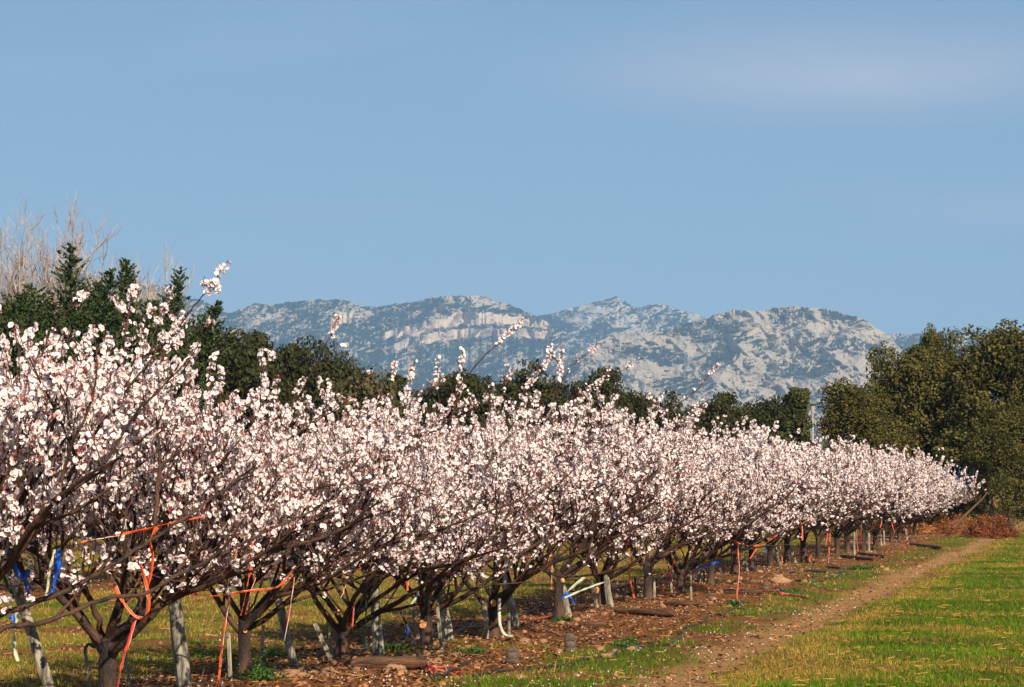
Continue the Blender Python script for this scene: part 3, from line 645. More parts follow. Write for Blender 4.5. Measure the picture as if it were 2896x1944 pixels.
def fruit_tree_parts(seed, limbs, crotch=0.38, rt=0.055, lean=(0, 0), lite=False, cuts=(), fsz=1.30, fstep=0.0145):
    """limbs: (azimuth deg from screen right, elevation deg, length).  -> dict of meshes"""
    g = np.random.default_rng(seed); out = {'limb': [], 'cut': []}
    mb = MB(); top = np.array([lean[0], lean[1], crotch])
    tp = smooth_path([(0, 0, -0.12), (0, 0, 0.0), (lean[0] * 0.4, lean[1] * 0.4, crotch * 0.5), top, top + np.array([0, 0, 0.05])], 12)
    fl = np.interp(tp[:, 2], [-0.12, 0.0, 0.08, crotch * 0.6, crotch + 0.05], [1.75, 1.4, 1.05, 0.95, 0.95]) * rt * (1 + 0.06 * g.normal(size=12))
    tube(mb, tp, fl, 12)
    out['trunk'] = mb.build('trunk', [M_bark], True)
    tw = MB(); FP, FN = [], []
    for az, el, ln in limbs:
        a = R(az); e = R(el); d = np.array([math.cos(a) * math.cos(e), -math.sin(a) * math.cos(e), math.sin(e)])
        base = top + np.array([0, 0, g.uniform(-0.13, 0.03)]) + d * 0.005
        pts = wand(g, base, d, ln, 11, -0.012 if el > 50 else 0.022, 0.105)
        ml = MB(); r0 = rt * 0.52 * g.uniform(0.85, 1.1)
        tube(ml, pts, np.linspace(r0, 0.007, 12) * (1 + 0.07 * g.normal(size=12)), 7)
        dress(g, pts, r0, tw, ml, FP, FN, 6 if lite else 7, 5 if lite else 6, fstep if lite else 0.0120)
        # extra forks give the vase its density
        for q in range(2):
            i = g.integers(2, 6); dd = pts[i + 1] - pts[i]; dd /= np.linalg.norm(dd); dd = dd + g.normal(size=3) * np.array([0.5, 0.5, 0.15]) + np.array([0, 0, 0.12])
            p2 = wand(g, pts[i], dd, ln * g.uniform(0.5, 0.75), 8, 0.02, 0.08)
            tube(ml, p2, np.linspace(r0 * 0.55, 0.007, 9), 6, cap=False)
            dress(g, p2, r0, tw, ml, FP, FN, 4 if lite else 5, 5 if lite else 6, fstep if lite else 0.0120)
        out['limb'].append(ml.build('limb', [M_bark], True))
    for (az, z, rr) in cuts:
        a = R(az); c = MB(); dv = np.array([math.cos(a), -math.sin(a), 0.15])
        p0 = np.array([lean[0] * z / crotch, lean[1] * z / crotch, z]) + dv * rt * 0.85
        tube(c, [p0, p0 + dv * 0.022, p0 + dv * 0.026], [rr * 1.1, rr, rr * 0.9], 9, flat=1.35); out['cut'].append(c.build('pruning_cut', [M_cut]))
    out['twigs'] = tw.build('twigs', [M_twig])
    P = np.concatenate(FP); Nn = np.concatenate(FN); Nn[:, 2] += 0.1
    sz = g.uniform(0.0110, 0.0205, len(P)) * (fsz if lite else 1.0)
    isbud = g.random(len(P)) < 0.14
    out['flowers'] = (P[~isbud], Nn[~isbud], sz[~isbud]); out['buds'] = (P[isbud], sz[isbud] * 0.55)
    return out
def blossoms_mesh(P, Nn, sz, g, buds=None, lite=False):
    V, FQ, FT, c = flower_arrays(P, Nn, sz, g, lite); fs = [FQ]
    if len(FT): fs.append(FT)
    if buds is not None and len(buds[0]):
        V2, F2, c2 = bud_arrays(buds[0], buds[1], g); fs.append(F2 + len(V)); V = np.concatenate([V, V2]); c = np.concatenate([c, c2])
        if len(FT): fs = [fs[0], np.concatenate(fs[1:])]
    return mesh('blossoms', V, fs, [M_petal], None, False, c)
g0 = np.random.default_rng(5)
bl_single = []
for k in range(4):
    V, FQ, FT, c = flower_arrays(np.zeros((1, 3)), np.array([[0, 0, 1.0]]), np.array([1.0]), g0); bl_single.append(mesh('blossom', V, [FQ, FT], [M_petal], None, False, c))

# near trees each have their own limb layout: azimuth 0 = to the right, 90 = toward the camera, 180 = left, 270 = away
VAR = [dict(seed=11, crotch=0.46, rt=0.062, limbs=[(170, 44, 1.7), (200, 58, 1.5), (20, 40, 2.0), (75, 34, 1.5), (290, 50, 1.6), (330, 60, 1.8), (40, 36, 1.6)]),
       dict(seed=12, crotch=0.46, rt=0.056, limbs=[(185, 42, 1.6), (150, 62, 1.5), (15, 34, 2.1), (350, 52, 1.8), (70, 34, 1.6), (270, 46, 1.5), (30, 34, 1.6)], cuts=[(80, 0.40, 0.020)]),
       dict(seed=13, crotch=0.33, rt=0.058, lean=(0.02, 0), limbs=[(178, 45, 1.5), (192, 55, 1.6), (10, 32, 2.1), (350, 58, 1.7), (85, 38, 1.6), (280, 46, 1.6), (35, 33, 1.6)], cuts=[(165, 0.42, 0.020)]),
       dict(seed=14, crotch=0.36, rt=0.060, lean=(-0.01, 0), limbs=[(180, 42, 1.4), (120, 66, 1.5), (40, 56, 1.6), (5, 34, 2.1), (80, 32, 1.5), (265, 46, 1.5), (25, 33, 1.6)], cuts=[(120, 0.20, 0.034)]),
       dict(seed=15, crotch=0.36, rt=0.056, limbs=[(180, 40, 1.4), (150, 60, 1.5), (70, 52, 1.6), (12, 36, 2.0), (30, 35, 1.6), (275, 46, 1.6), (345, 36, 1.6)], cuts=[(95, 0.34, 0.026), (70, 0.44, 0.022)])]
tree0 = None
near = []
for k, v in enumerate(VAR):
    near.append(fruit_tree_parts(v['seed'], v['limbs'], v['crotch'], v['rt'], v.get('lean', (0, 0)), False, v.get('cuts', ())))
for nv in near:
    P, Nn, sz = nv['flowers']; g = np.random.default_rng(77)
    score = np.hypot(P[:, 0], P[:, 1]) * 0.6 - P[:, 1] * 0.8 + P[:, 2] * 0.5 + g.normal(size=len(P)) * 0.7
    pick = np.argsort(-score)[:300]; mask = np.zeros(len(P), bool); mask[pick] = True
    nv['single'] = (P[mask], Nn[mask], sz[mask] * 1.12)
    nv['blossoms'] = blossoms_mesh(P[~mask], Nn[~mask], sz[~mask], g, nv['buds'], True)
tree0 = fruit_tree_parts(19, [(185, 58, 1.2), (140, 66, 1.1), (20, 56, 1.5), (75, 62, 1.1), (280, 52, 1.4), (330, 50, 1.8), (0, 50, 1.8)], 0.46, 0.06, (0, 0), True, (), 1.08, 0.0125)
tree0['blossoms'] = blossoms_mesh(*tree0['flowers'], np.random.default_rng(3), tree0['buds'], True)
far = []
for k in range(3):
    g = np.random.default_rng(60 + k)
    lim = [(g.uniform(-25, 25) + a, e, l) for a, e, l in ((180, 42, 1.5), (110, 54, 1.6), (15, 32, 2.0), (60, 33, 1.6), (85, 36, 1.5), (270, 46, 1.5), (335, 52, 1.7))]
    f = fruit_tree_parts(80 + k, lim, g.uniform(0.34, 0.46), 0.058, (g.uniform(-0.05, 0.05), 0), True)
    f['blossoms'] = blossoms_mesh(*f['flowers'], g, f['buds'], True); far.append(f)

def put_fruit_tree(parts, x, y, rot, sc, label, group, singles=False):
    t = obj('fruit_tree', None, None, label, 'tree', group, None, (x, y, float(ground_z(x, y))))
    t.rotation_euler = (0, 0, rot); t.scale = (sc, sc, sc)
    obj('trunk', parts['trunk'], t)
    for l in parts['limb']: obj('limb', l, t)
    for c in parts['cut']: obj('pruning_cut', c, t)
    obj('twigs', parts['twigs'], t, kind='stuff'); obj('blossoms', parts['blossoms'], t, kind='stuff')
    if singles:
        P, Nn, sz = parts['single']
        for i in range(len(P)):
            b = bpy.data.objects.new('blossom', bl_single[i % 4]); C.objects.link(b); b.parent = t
            q = Vector(Nn[i]).to_track_quat('Z', 'X'); b.matrix_local = Matrix.LocRotScale(Vector(P[i]), q, Vector((sz[i],) * 3))
    return t
ROW1 = [(-220, 2160), (310, 2040), (695, 1945), (970, 1885), (1208, 1831), (1397, 1806), (1580, 1759), (1699, 1723), (1831, 1702), (1923, 1683), (2007, 1663), (2076, 1637), (2125, 1623),
        (2176, 1610), (2225, 1603), (2272, 1595), (2313, 1585), (2366, 1573), (2395, 1567), (2439, 1556), (2471, 1549), (2518, 1538), (2540, 1530), (2562, 1522), (2585, 1516), (2608, 1511)]
ORD = ['zeroth', 'first', 'second', 'third', 'fourth', 'fifth', 'sixth', 'seventh', 'eighth', 'ninth', 'tenth', 'eleventh', 'twelfth', 'thirteenth', 'fourteenth', 'fifteenth', 'sixteenth', 'seventeenth', 'eighteenth', 'nineteenth', 'twentieth',
       'twenty-first', 'twenty-second', 'twenty-third', 'twenty-fourth', 'twenty-fifth']
extra = {1: 'fruit tree beyond the left edge, its two long bare limbs crossing the first trunk',
         2: 'blossoming fruit tree with the thickest trunk in view, leftmost, red tape looped beside it', 3: 'blossoming fruit tree, second trunk from the left, with a long orange tape hanging in front',
         4: 'blossoming fruit tree standing at the left end of the long dark log', 5: 'blossoming fruit tree with a large orange oval pruning wound low on its trunk',
         6: 'blossoming fruit tree with two orange round pruning cuts and a pale rope at its foot', 7: 'blossoming fruit tree with pale and blue tape tied to the right side of its trunk'}
trees = [None]
for i, (px, py) in enumerate(ROW1, 1):
    d = CAMH * FPX / (py - YH); x = (px - CX) / FPX * d
    lab = extra.get(i) or ('last fruit tree at the far right end of the front row by the oaks' if i == len(ROW1) else f'white-pink blossoming fruit tree, {ORD[i - 1]} trunk from the left in the front row')
    if i == 1: p, rot, sc = tree0, 0.0, 1.0
    elif i < 7: p, rot, sc = near[i - 2], 0.0, (0.98, 0.91, 0.92, 0.97, 1.02)[i - 2]
    elif i < 11: p, rot, sc = near[(1, 3, 0, 2)[i - 7]], (0.6, -0.5, 0.4, -0.7)[i - 7], (1.02, 0.95, 0.97, 1.0)[i - 7]
    else: p, rot, sc = far[(i * 3 + i // 4) % 3], 1.1 * math.sin(i * 2.3), 1.02 + 0.10 * math.sin(i * 1.7)
    trees.append(put_fruit_tree(p, x, d, rot, sc, lab, 'fruit trees of the front row', 2 <= i <= 6))
for r, (off, v0, v1) in enumerate([(-9.2, 12, 82), (-18.4, 34, 84)]):
    v = v0 + 0.7
    k = 0
    while v < v1:
        x, y = xy_of(off + rng.normal() * 0.12, v)
        put_fruit_tree(far[(k * 4 + r) % 3], x, y, 0.9 * math.sin(k * 1.3 + r), 0.98 + 0.07 * math.sin(k * 2.1), ('white-blossomed fruit tree in the second row, seen through gaps under the front row', 'white-blossomed fruit tree of the distant third row behind the others')[r],
                       ('fruit trees of the second row', 'fruit trees of the third row')[r])
        v += 2.85 + rng.normal() * 0.12; k += 1

# long limbs and leader shoots that stand out, hung on their tree
def add_branch(tree, pts_px, r0, r1, blossom, name='limb', seed=0, nsec=6, shoots=8, reach=0.5, step=0.017):
    """pts_px: (px, py, distance) points; blossom: None or (t0, t1) range that is densely in flower"""
    g = np.random.default_rng(seed); inv = tree.matrix_basis.inverted()
    P = np.array([inv @ W(a, b, c) for a, b, c in pts_px]); pts = smooth_path(P, 4 * len(P))
    pts = pts + g.normal(size=pts.shape) * 0.004
    mbl = MB(); tube(mbl, pts, np.linspace(r0, r1, len(pts)) * (1 + 0.06 * g.normal(size=len(pts))), 7 if r0 > 0.01 else 4)
    tw = MB(); FP, FN = [], []
    if nsec or shoots: dress(g, pts, r0, tw, mbl, FP, FN, nsec, shoots, step, reach, zlo=0.95, zhi=1.45)
    if blossom:
        for a, b in blossom:
            for q in range(2):
                q_, n_ = along(g, pts, 0.009, 0.018, a, b); FP.append(q_); FN.append(n_)
    o = obj(name, mbl.build(name, [M_bark if r0 > 0.01 else M_twig], True), tree)
    if tw.V: obj('twigs', tw.build('twigs', [M_twig]), o, kind='stuff')
    if FP:
        P = np.concatenate(FP); Nn = np.concatenate(FN); sz = g.uniform(0.0125, 0.0185, len(P)); bud = g.random(len(P)) < 0.1
        obj('blossoms', blossoms_mesh(P[~bud], Nn[~bud], sz[~bud], g, (P[bud], sz[bud] * 0.5)), o, kind='stuff')
bpy.context.view_layer.update()
T = trees
add_branch(T[1], [(-190, 1850, 14.6), (-80, 1780, 14.7), (0, 1743, 14.9), (85, 1709, 15.0), (198, 1667, 15.2), (283, 1619, 15.4), (382, 1557, 15.6), (470, 1500, 15.8), (600, 1410, 16.0), (720, 1320, 16.1)], 0.020, 0.007, None, seed=1, nsec=2, shoots=2)
add_branch(T[1], [(-200, 1880, 14.5), (-90, 1830, 14.6), (0, 1786, 14.8), (30, 1769, 14.8), (85, 1767, 14.9), (145, 1757, 15.0), (241, 1715, 15.2), (320, 1690, 15.3), (419, 1675, 15.5), (500, 1628, 15.6), (578, 1589, 15.8), (655, 1554, 15.9), (760, 1500, 16.1), (900, 1440, 16.3)], 0.018, 0.006, None, seed=2, nsec=2, shoots=2)
add_branch(T[2], [(300, 1810, 17.2), (262, 1700, 17.1), (212, 1641, 17.0), (156, 1605, 16.9), (113, 1568, 16.8), (23, 1517, 16.6), (-60, 1480, 16.5)], 0.022, 0.014, None, seed=3, nsec=1, shoots=3)
add_branch(T[2], [(325, 1840, 17.1), (385, 1785, 17.0), (440, 1730, 16.9), (480, 1668, 16.9), (540, 1590, 16.9), (620, 1500, 16.9), (690, 1400, 16.9)], 0.030, 0.010, None, seed=4)
add_branch(T[3], [(700, 1770, 20.0), (740, 1730, 19.9), (770, 1690, 19.8), (840, 1672, 19.7), (920, 1640, 19.6), (1000, 1590, 19.5), (1080, 1540, 19.4), (1180, 1500, 19.3)], 0.022, 0.007, None, seed=5, nsec=5, shoots=6)
add_branch(T[4], [(980, 1760, 22.4), (1020, 1700, 22.2), (1080, 1635, 22.0), (1160, 1612, 21.9), (1260, 1600, 21.8), (1360, 1570, 21.7), (1480, 1530, 21.5)], 0.026, 0.008, None, seed=6, nsec=6, shoots=7)
add_branch(T[6], [(1410, 1690, 26.6), (1460, 1650, 26.4), (1520, 1610, 26.2), (1590, 1630, 26.0), (1680, 1625, 25.8), (1760, 1605, 25.6), (1860, 1585, 25.4)], 0.020, 0.006, None, seed=7, nsec=5, shoots=6)
add_branch(T[6], [(1200, 1560, 26.0), (1330, 1520, 26.0), (1460, 1450, 26.0), (1600, 1380, 26.0), (1750, 1330, 25.9)], 0.014, 0.006, None, name='branch', seed=8, nsec=5, shoots=7)
# limbs that cross the face of the blossom mass, rising to the right
for j, (ti, d, r0, pts) in enumerate([(2, 15.9, 0.017, [(60, 1500), (200, 1300), (300, 1180), (390, 1060), (470, 970)]), (2, 16.2, 0.015, [(440, 1480), (452, 1340), (446, 1200), (430, 1090)]),
        (3, 18.6, 0.013, [(560, 1520), (640, 1380), (760, 1280), (900, 1190), (990, 1130)]), (3, 18.8, 0.014, [(840, 1420), (900, 1382), (1015, 1366), (1144, 1370), (1230, 1417)]),
        (4, 20.9, 0.016, [(975, 1592), (1023, 1563), (1187, 1517), (1330, 1466), (1445, 1423), (1560, 1360)]), (5, 23.6, 0.013, [(1300, 1440), (1359, 1351), (1416, 1259), (1470, 1215), (1560, 1170)]),
        (4, 21.2, 0.010, [(1120, 1290), (1201, 1225), (1244, 1199), (1345, 1159)]), (6, 25.2, 0.013, [(1400, 1310), (1500, 1278), (1577, 1258), (1673, 1250), (1750, 1270)]),
        (6, 25.4, 0.013, [(1330, 1420), (1450, 1340), (1560, 1300), (1680, 1220), (1760, 1190)]), (8, 31.4, 0.014, [(1640, 1380), (1716, 1297), (1808, 1247), (1885, 1208), (1962, 1185)]),
        (9, 33.4, 0.014, [(1740, 1500), (1850, 1430), (1960, 1390), (2080, 1330)]), (11, 38.0, 0.014, [(1930, 1420), (2030, 1370), (2120, 1340), (2220, 1290)]), (13, 45.0, 0.015, [(2080, 1450), (2180, 1400), (2300, 1360), (2400, 1320)])]):
    add_branch(T[ti], [(a, b, d) for a, b in pts], r0, 0.004, None, 'limb', 300 + j, 4, 5, 0.35)
# leader shoots above the crowns
add_branch(T[2], [(440, 1060, 17.0), (500, 930, 16.9), (560, 850, 16.9), (605, 795, 16.8), (632, 748, 16.8), (645, 735, 16.8)], 0.007, 0.003, [(0.74, 1.0)], 'leader_shoot', 21, 0, 0)
add_branch(T[2], [(592, 812, 16.85), (575, 796, 16.85), (572, 782, 16.85)], 0.003, 0.002, [(0.3, 1.0)], 'leader_shoot', 22, 0, 0)
add_branch(T[2], [(592, 812, 16.85), (606, 815, 16.85), (614, 817, 16.85)], 0.003, 0.002, [(0.6, 1.0)], 'leader_shoot', 23, 0, 0)
add_branch(T[1], [(90, 1120, 15.4), (130, 970, 15.4), (180, 890, 15.4), (235, 830, 15.4), (245, 812, 15.4)], 0.007, 0.003, [(0.88, 1.0)], 'leader_shoot', 24, 0, 0)
add_branch(T[2], [(350, 1200, 17.0), (350, 1060, 17.0), (352, 950, 17.0), (365, 860, 17.0), (378, 810, 17.0)], 0.010, 0.003, [(0.35, 0.55), (0.62, 1.0)], 'leader_shoot', 25, 0, 0)
add_branch(T[2], [(352, 1000, 17.0), (345, 890, 17.0), (330, 850, 17.0), (316, 830, 17.0)], 0.005, 0.003, [(0.6, 1.0)], 'leader_shoot', 26, 0, 0)
for j, (px, py, l, dx, d, ti) in enumerate([(470, 850, 260, 60, 17.0, 2), (520, 880, 260, 40, 17.0, 2), (265, 900, 260, 30, 16.6, 2), (240, 960, 220, 10, 16.6, 2), (180, 920, 220, 20, 16.0, 1), (85, 915, 260, 10, 15.6, 1), (410, 890, 230, 20, 17.1, 2), (560, 950, 170, 40, 17.2, 2),
                                            (20, 960, 200, -10, 15.6, 1), (150, 960, 200, 30, 15.8, 1), (470, 980, 200, 0, 17.2, 2), (310, 930, 220, -10, 17.0, 2), (625, 1030, 160, 10, 19.8, 3), (770, 980, 220, 25, 19.9, 3), (860, 1050, 170, 20, 19.9, 3), (745, 1060, 160, -10, 19.9, 3),
                                            (1120, 1005, 180, 15, 22.4, 4), (1170, 1015, 170, -5, 22.4, 4), (1240, 1030, 150, 20, 22.3, 4), (1310, 990, 150, 10, 25.0, 5), (1450, 1025, 150, 20, 25.0, 5), (1555, 990, 150, 20, 26.5, 6), (1600, 975, 110, 15, 26.5, 6), (1500, 1060, 120, 10, 26.5, 6),
                                            (1750, 1110, 110, 30, 32.0, 8), (1880, 1100, 110, 30, 33.0, 8), (1960, 1160, 90, 20, 36.0, 9), (2110, 1180, 80, 15, 39.0, 10), (1990, 1110, 120, 40, 34.0, 9)]):
    q1 = 0.45 + 0.12 * math.sin(j * 2.7); dx = dx + 22 + 14 * math.sin(j * 1.9); bend = 12 * math.sin(j * 4.1); py = py + (14 if j % 3 else 0)
    add_branch(T[ti], [(px - dx * 2.2, py + l * 1.3, d), (px - dx + bend, py + l * 0.7, d - 0.05), (px - dx * 0.35 - bend * 0.5, py + l * 0.3, d + 0.03), (px, py, d)], 0.0055, 0.0022, [(q1, q1 + 0.16), (q1 + 0.24, q1 + 0.36), (0.86, 1.0)] if j % 2 else [(q1 - 0.1, q1 + 0.2), (0.78, 0.96)], 'leader_shoot', 100 + j, 1, 3, 0.28)
add_branch(T[3], [(790, 1220, 20.0), (850, 1110, 19.9), (905, 1010, 19.8), (935, 945, 19.8), (957, 895, 19.8)], 0.008, 0.003, [(0.80, 1.0)], 'leader_shoot', 31, 0, 0)
add_branch(T[3], [(905, 1010, 19.8), (945, 988, 19.8), (985, 972, 19.8)], 0.004, 0.003, [(0.72, 1.0)], 'leader_shoot', 32, 0, 0)
add_branch(T[5], [(1230, 1270, 25.0), (1290, 1110, 24.9), (1350, 1030, 24.8), (1420, 960, 24.8), (1450, 930, 24.8), (1478, 912, 24.8)], 0.010, 0.003, [(0.80, 1.0)], 'leader_shoot', 33, 0, 0)
add_branch(T[5], [(1420, 960, 24.8), (1445, 935, 24.8), (1452, 918, 24.8)], 0.003, 0.002, [(0.3, 1.0)], 'leader_shoot', 34, 0, 0)
add_branch(T[6], [(1560, 1150, 26.5), (1590, 1080, 26.4), (1640, 1015, 26.3), (1690, 985, 26.3)], 0.006, 0.002, [(0.9, 1.0)], 'leader_shoot', 35, 0, 1)
add_branch(T[7], [(1600, 1190, 29.8), (1650, 1120, 29.7), (1700, 1075, 29.6), (1760, 1050, 29.6), (1790, 1030, 29.6)], 0.008, 0.003, [(0.25, 0.7), (0.88, 1.0)], 'leader_shoot', 36, 0, 2)
add_branch(T[8], [(1790, 1270, 32.8), (1870, 1180, 32.6), (1950, 1120, 32.4), (2000, 1070, 32.4), (2035, 1030, 32.4)], 0.010, 0.003, [(0.88, 1.0)], 'leader_shoot', 37, 0, 5)
add_branch(T[8], [(1830, 1225, 32.7), (1910, 1200, 32.5), (1960, 1180, 32.4), (1998, 1145, 32.4)], 0.006, 0.003, [(0.3, 1.0)], 'leader_shoot', 38, 0, 3)

# ------------------------------------------------------------------ posts and stakes
def post(top, bot, wpx, kind, label):
    bt = G(*bot); d = bt.y; tp = W(top[0], top[1], d + 0.05); w = wpx / FPX * d / 2
    g = np.random.default_rng(int(top[0] + top[1])); n = 7
    pts = np.array([np.array(bt - (tp - bt) * 0.08) * (1 - t) + np.array(tp) * t for t in np.linspace(0, 1, n)]); 
    o0 = np.array(bt); pts = pts - o0
    mb = MB(); sides = 7 if kind == 'post' else 4
    a0 = g.uniform(0, 1)
    V0 = []; T_ = pts[-1] - pts[0]; T_ /= np.linalg.norm(T_); A = np.cross(T_, [0, 1, 0]); A /= np.linalg.norm(A); B = np.cross(T_, A)
    ang = a0 + np.arange(sides) * 2 * math.pi / sides + g.normal(size=sides) * 0.12; rr = 1 + g.normal(size=sides) * (0.10 if kind == 'post' else 0.05)
    for i, p in enumerate(pts):
        s = w * (1.06 - 0.12 * i / n) * (1 + 0.03 * g.normal())
        jit = g.normal(size=sides) * (0.05 if kind == 'post' else 0.02)
        tilt = (np.cos(ang)[:, None] * 0.3 * w * T_) if i == n - 1 else 0
        V0.append(p + s * ((rr + jit) * np.cos(ang))[:, None] * A + s * ((rr + jit) * np.sin(ang))[:, None] * B * (0.8 if kind == 'post' else 0.6) + tilt)
    V = np.concatenate(V0); i = np.arange(n - 1)[:, None] * sides; j = np.arange(sides)[None]; k = (j + 1) % sides
    mb.add(V, np.stack([i + j, i + sides + j, i + sides + k, i + k], -1).reshape(-1, 4))
    c = np.concatenate([V[-sides:], V[-sides:].mean(0, keepdims=True)]); mb.add(c, [[sides, q, (q + 1) % sides] for q in range(sides)])
    dk = kind == 'dark'
    m = M_post if kind == 'post' else (M_dark if dk else M_stake)
    return obj('wooden_post' if kind == 'post' else 'stake', mb.build(kind, [m], False), None, label, 'post' if kind == 'post' else 'stake', 'leaning posts along the front row' if kind == 'post' else 'thin stakes beside the trunks', None, bt)
for q in [((17, 1557), (172, 2028), 30, 'post', 'thick grey post leaning left at the lower left corner, blue tape tied to it'),
          ((470, 1490), (528, 1962), 46, 'post', 'thickest grey cracked post, between the first and second trunk, tape knot at its top'),
          ((772, 1625), (836, 1901), 27, 'post', 'grey post leaning left just right of the second trunk'),
          ((1056, 1630), (1075, 1860), 28, 'post', 'nearly upright grey post behind the long dark log'),
          ((1236, 1625), (1270, 1818), 30, 'post', 'wide grey post right of the trunk with the orange wound'),
          ((1412, 1575), (1462, 1781), 24, 'post', 'pale grey slanting post right of the trunk with two orange cuts'),
          ((1590, 1655), (1606, 1757), 22, 'post', 'short grey post behind the pale and blue tape'),
          ((1712, 1620), (1724, 1725), 17, 'post', 'pale grey post close right of the seventh trunk'),
          ((1963, 1585), (1981, 1658), 13, 'post', 'grey slanting post just under the blue tape band'),
          ((2102, 1575), (2110, 1627), 12, 'post', 'pale post left of the twelfth trunk'),
          ((2190, 1546), (2205, 1606), 10, 'post', 'blue-grey slanting post right of the thirteenth trunk'),
          ((2236, 1548), (2247, 1600), 9, 'post', 'grey post between the fourteenth and fifteenth trunks'),
          ((2414, 1505), (2413, 1571), 7, 'post', 'slim pale post in the far part of the row beside red tape'),
          ((2455, 1507), (2455, 1559), 6, 'post', 'slim pale post near the far end, standing free between trunks'),
          ((2485, 1498), (2490, 1545), 6, 'post', 'slim pale post near the far end, left of a close pair'),
          ((2497, 1500), (2498, 1542), 5, 'post', 'slim pale post near the far end, right of a close pair'),
          ((2558, 1495), (2562, 1530), 5, 'post', 'last slim post at the end of the row'),
          ((246, 1837), (268, 1985), 11, 'stake', 'thin grey stake left of the first trunk, with a bent pipe over its top'),
          ((358, 1824), (378, 1975), 12, 'stake', 'thin pale stake behind the red tape right of the first trunk'),
          ((649, 1787), (656, 1950), 12, 'stake', 'pale thin stake touching the left side of the second trunk'),
          ((748, 1766), (741, 1908), 10, 'stake', 'thin stake standing alone right of the second trunk'),
          ((893, 1762), (940, 1889), 14, 'stake', 'pale stake leaning left against the third trunk'),
          ((927, 1747), (944, 1876), 8, 'stake', 'thin bluish stake between the leaning stake and the third trunk'),
          ((1128, 1716), (1178, 1830), 8, 'dark', 'thin dark stick leaning strongly left before the fourth trunk'),
          ((1168, 1724), (1186, 1822), 11, 'stake', 'stake touching the left side of the trunk with the orange wound'),
          ((1237, 1704), (1251, 1843), 11, 'stake', 'thin stake in front of the wide grey post'),
          ((1370, 1700), (1378, 1808), 12, 'stake', 'pale stake touching the left side of the trunk with two orange cuts'),
          ((1438, 1670), (1441, 1799), 9, 'stake', 'thin upright stake in front of the pale slanting post'),
          ((1670, 1636), (1688, 1728), 10, 'stake', 'grey stake leaning left of the seventh trunk'),
          ((1632, 1667), (1620, 1742), 6, 'stake', 'very thin stake leaning right behind the blue tape end'),
          ((1719, 1650), (1732, 1721), 8, 'stake', 'thin stake right of the seventh trunk'),
          ((1795, 1631), (1797, 1700), 7, 'dark', 'thin dark stake left of the eighth trunk'),
          ((1849, 1636), (1850, 1697), 6, 'stake', 'thin pale stake standing free between the eighth and ninth trunks'),
          ((1895, 1622), (1899, 1683), 7, 'stake', 'thin stake left of the ninth trunk beside red tape'),
          ((1951, 1612), (1954, 1695), 6, 'stake', 'thin tall stake under the left end of the blue tape band'),
          ((1989, 1608), (1989, 1659), 7, 'dark', 'short dark stake left of the tenth trunk'),
          ((2034, 1605), (2042, 1645), 7, 'dark', 'short dark stick right of the tenth trunk'),
          ((90, 1573), (88, 1648), 9, 'stake', 'thin stake of the second row, seen at the far left')]:
    post(*q)
mb = MB(); tube(mb, np.array(smooth_path([W(246, 1845, 18.6), W(247, 1832, 18.6), W(252, 1822, 18.6), W(262, 1819, 18.6), W(268, 1826, 18.6), W(280, 1828, 18.6)], 14)) , 0.012, 6)
obj('drip_pipe', mb.build('drip_pipe', [TAPE['green']], True), None, 'short dark pipe bent over the top of a thin stake', 'pipe')

# ------------------------------------------------------------------ tapes
def tape(colr, wid, pts, d, label, twist=1.1, name='tape'):
    """pts in photo pixels; d = distance (number) or (d0,d1)"""
    d0, d1 = d if isinstance(d, tuple) else (d, d)
    if 10 < d0 < 30: d0, d1 = d0 - (1.6 if pts[0][0] < 180 else 0.75), d1 - (1.6 if pts[0][0] < 180 else 0.75)
    n = len(pts); P = np.array([W(p[0], p[1], d0 + (d1 - d0) * i / max(1, n - 1)) for i, p in enumerate(pts)])
    Q = smooth_path(P, max(8, 5 * n)) if n > 2 else smooth_path([P[0], (P[0] + P[1]) / 2 + np.array([0.006, 0, -0.004]), P[1]], 9)
    g = np.random.default_rng(abs(int(pts[0][0] * 7 + pts[0][1])) + len(pts)); m = len(Q)
    T_ = np.gradient(Q, axis=0); T_ /= np.linalg.norm(T_, axis=1)[:, None]
    ph = np.cumsum(g.normal(size=m) * twist * 0.35) + g.uniform(-0.4, 0.4)
    S = np.cross(T_, [0, 1.0, 0]); S /= np.linalg.norm(S, axis=1)[:, None] + 1e-9; Nn = np.cross(S, T_)
    A = np.cos(ph)[:, None] * S + np.sin(ph)[:, None] * Nn; B = np.cross(T_, A)
    ww = wid * 0.30 * (1 + 0.15 * g.normal(size=m))[:, None]; th = 0.0012
    c0 = Q.mean(0); Q = Q - c0
    V = np.concatenate([Q + A * ww + B * th, Q + B * (th + ww * 0.22), Q - A * ww + B * th, Q - A * ww - B * th, Q - B * (th - ww * 0.22), Q + A * ww - B * th])
    F = []; mi = []
    for e, (a, b) in enumerate(((0, 1), (1, 2), (2, 3), (3, 4), (4, 5), (5, 0))):
        i = np.arange(m - 1); F.append(np.stack([a * m + i, a * m + i + 1, b * m + i + 1, b * m + i], -1)); mi += [0] * (m - 1)
    # white woven edge down one side
    e0 = len(V); V = np.concatenate([V, Q + A * ww * 1.0 + B * (th + 0.001), Q + A * ww * 1.16 + B * (th + 0.001), Q + A * ww * 1.16 - B * th, Q + A * ww - B * th * 1.5]); i = np.arange(m - 1)
    for a, b in ((0, 1), (1, 2), (2, 3)):
        F.append(np.stack([e0 + a * m + i, e0 + a * m + i + 1, e0 + b * m + i + 1, e0 + b * m + i], -1)); mi += [1] * (m - 1)
    me = mesh('tape', V, [np.concatenate(F)], [TAPE[colr], M_tape_edge if colr in ('orange', 'red') else TAPE[colr]], mi, True)
    return obj(name, me, None, label, 'tape', 'marking tapes tied to the fruit trees', None, Vector(c0))
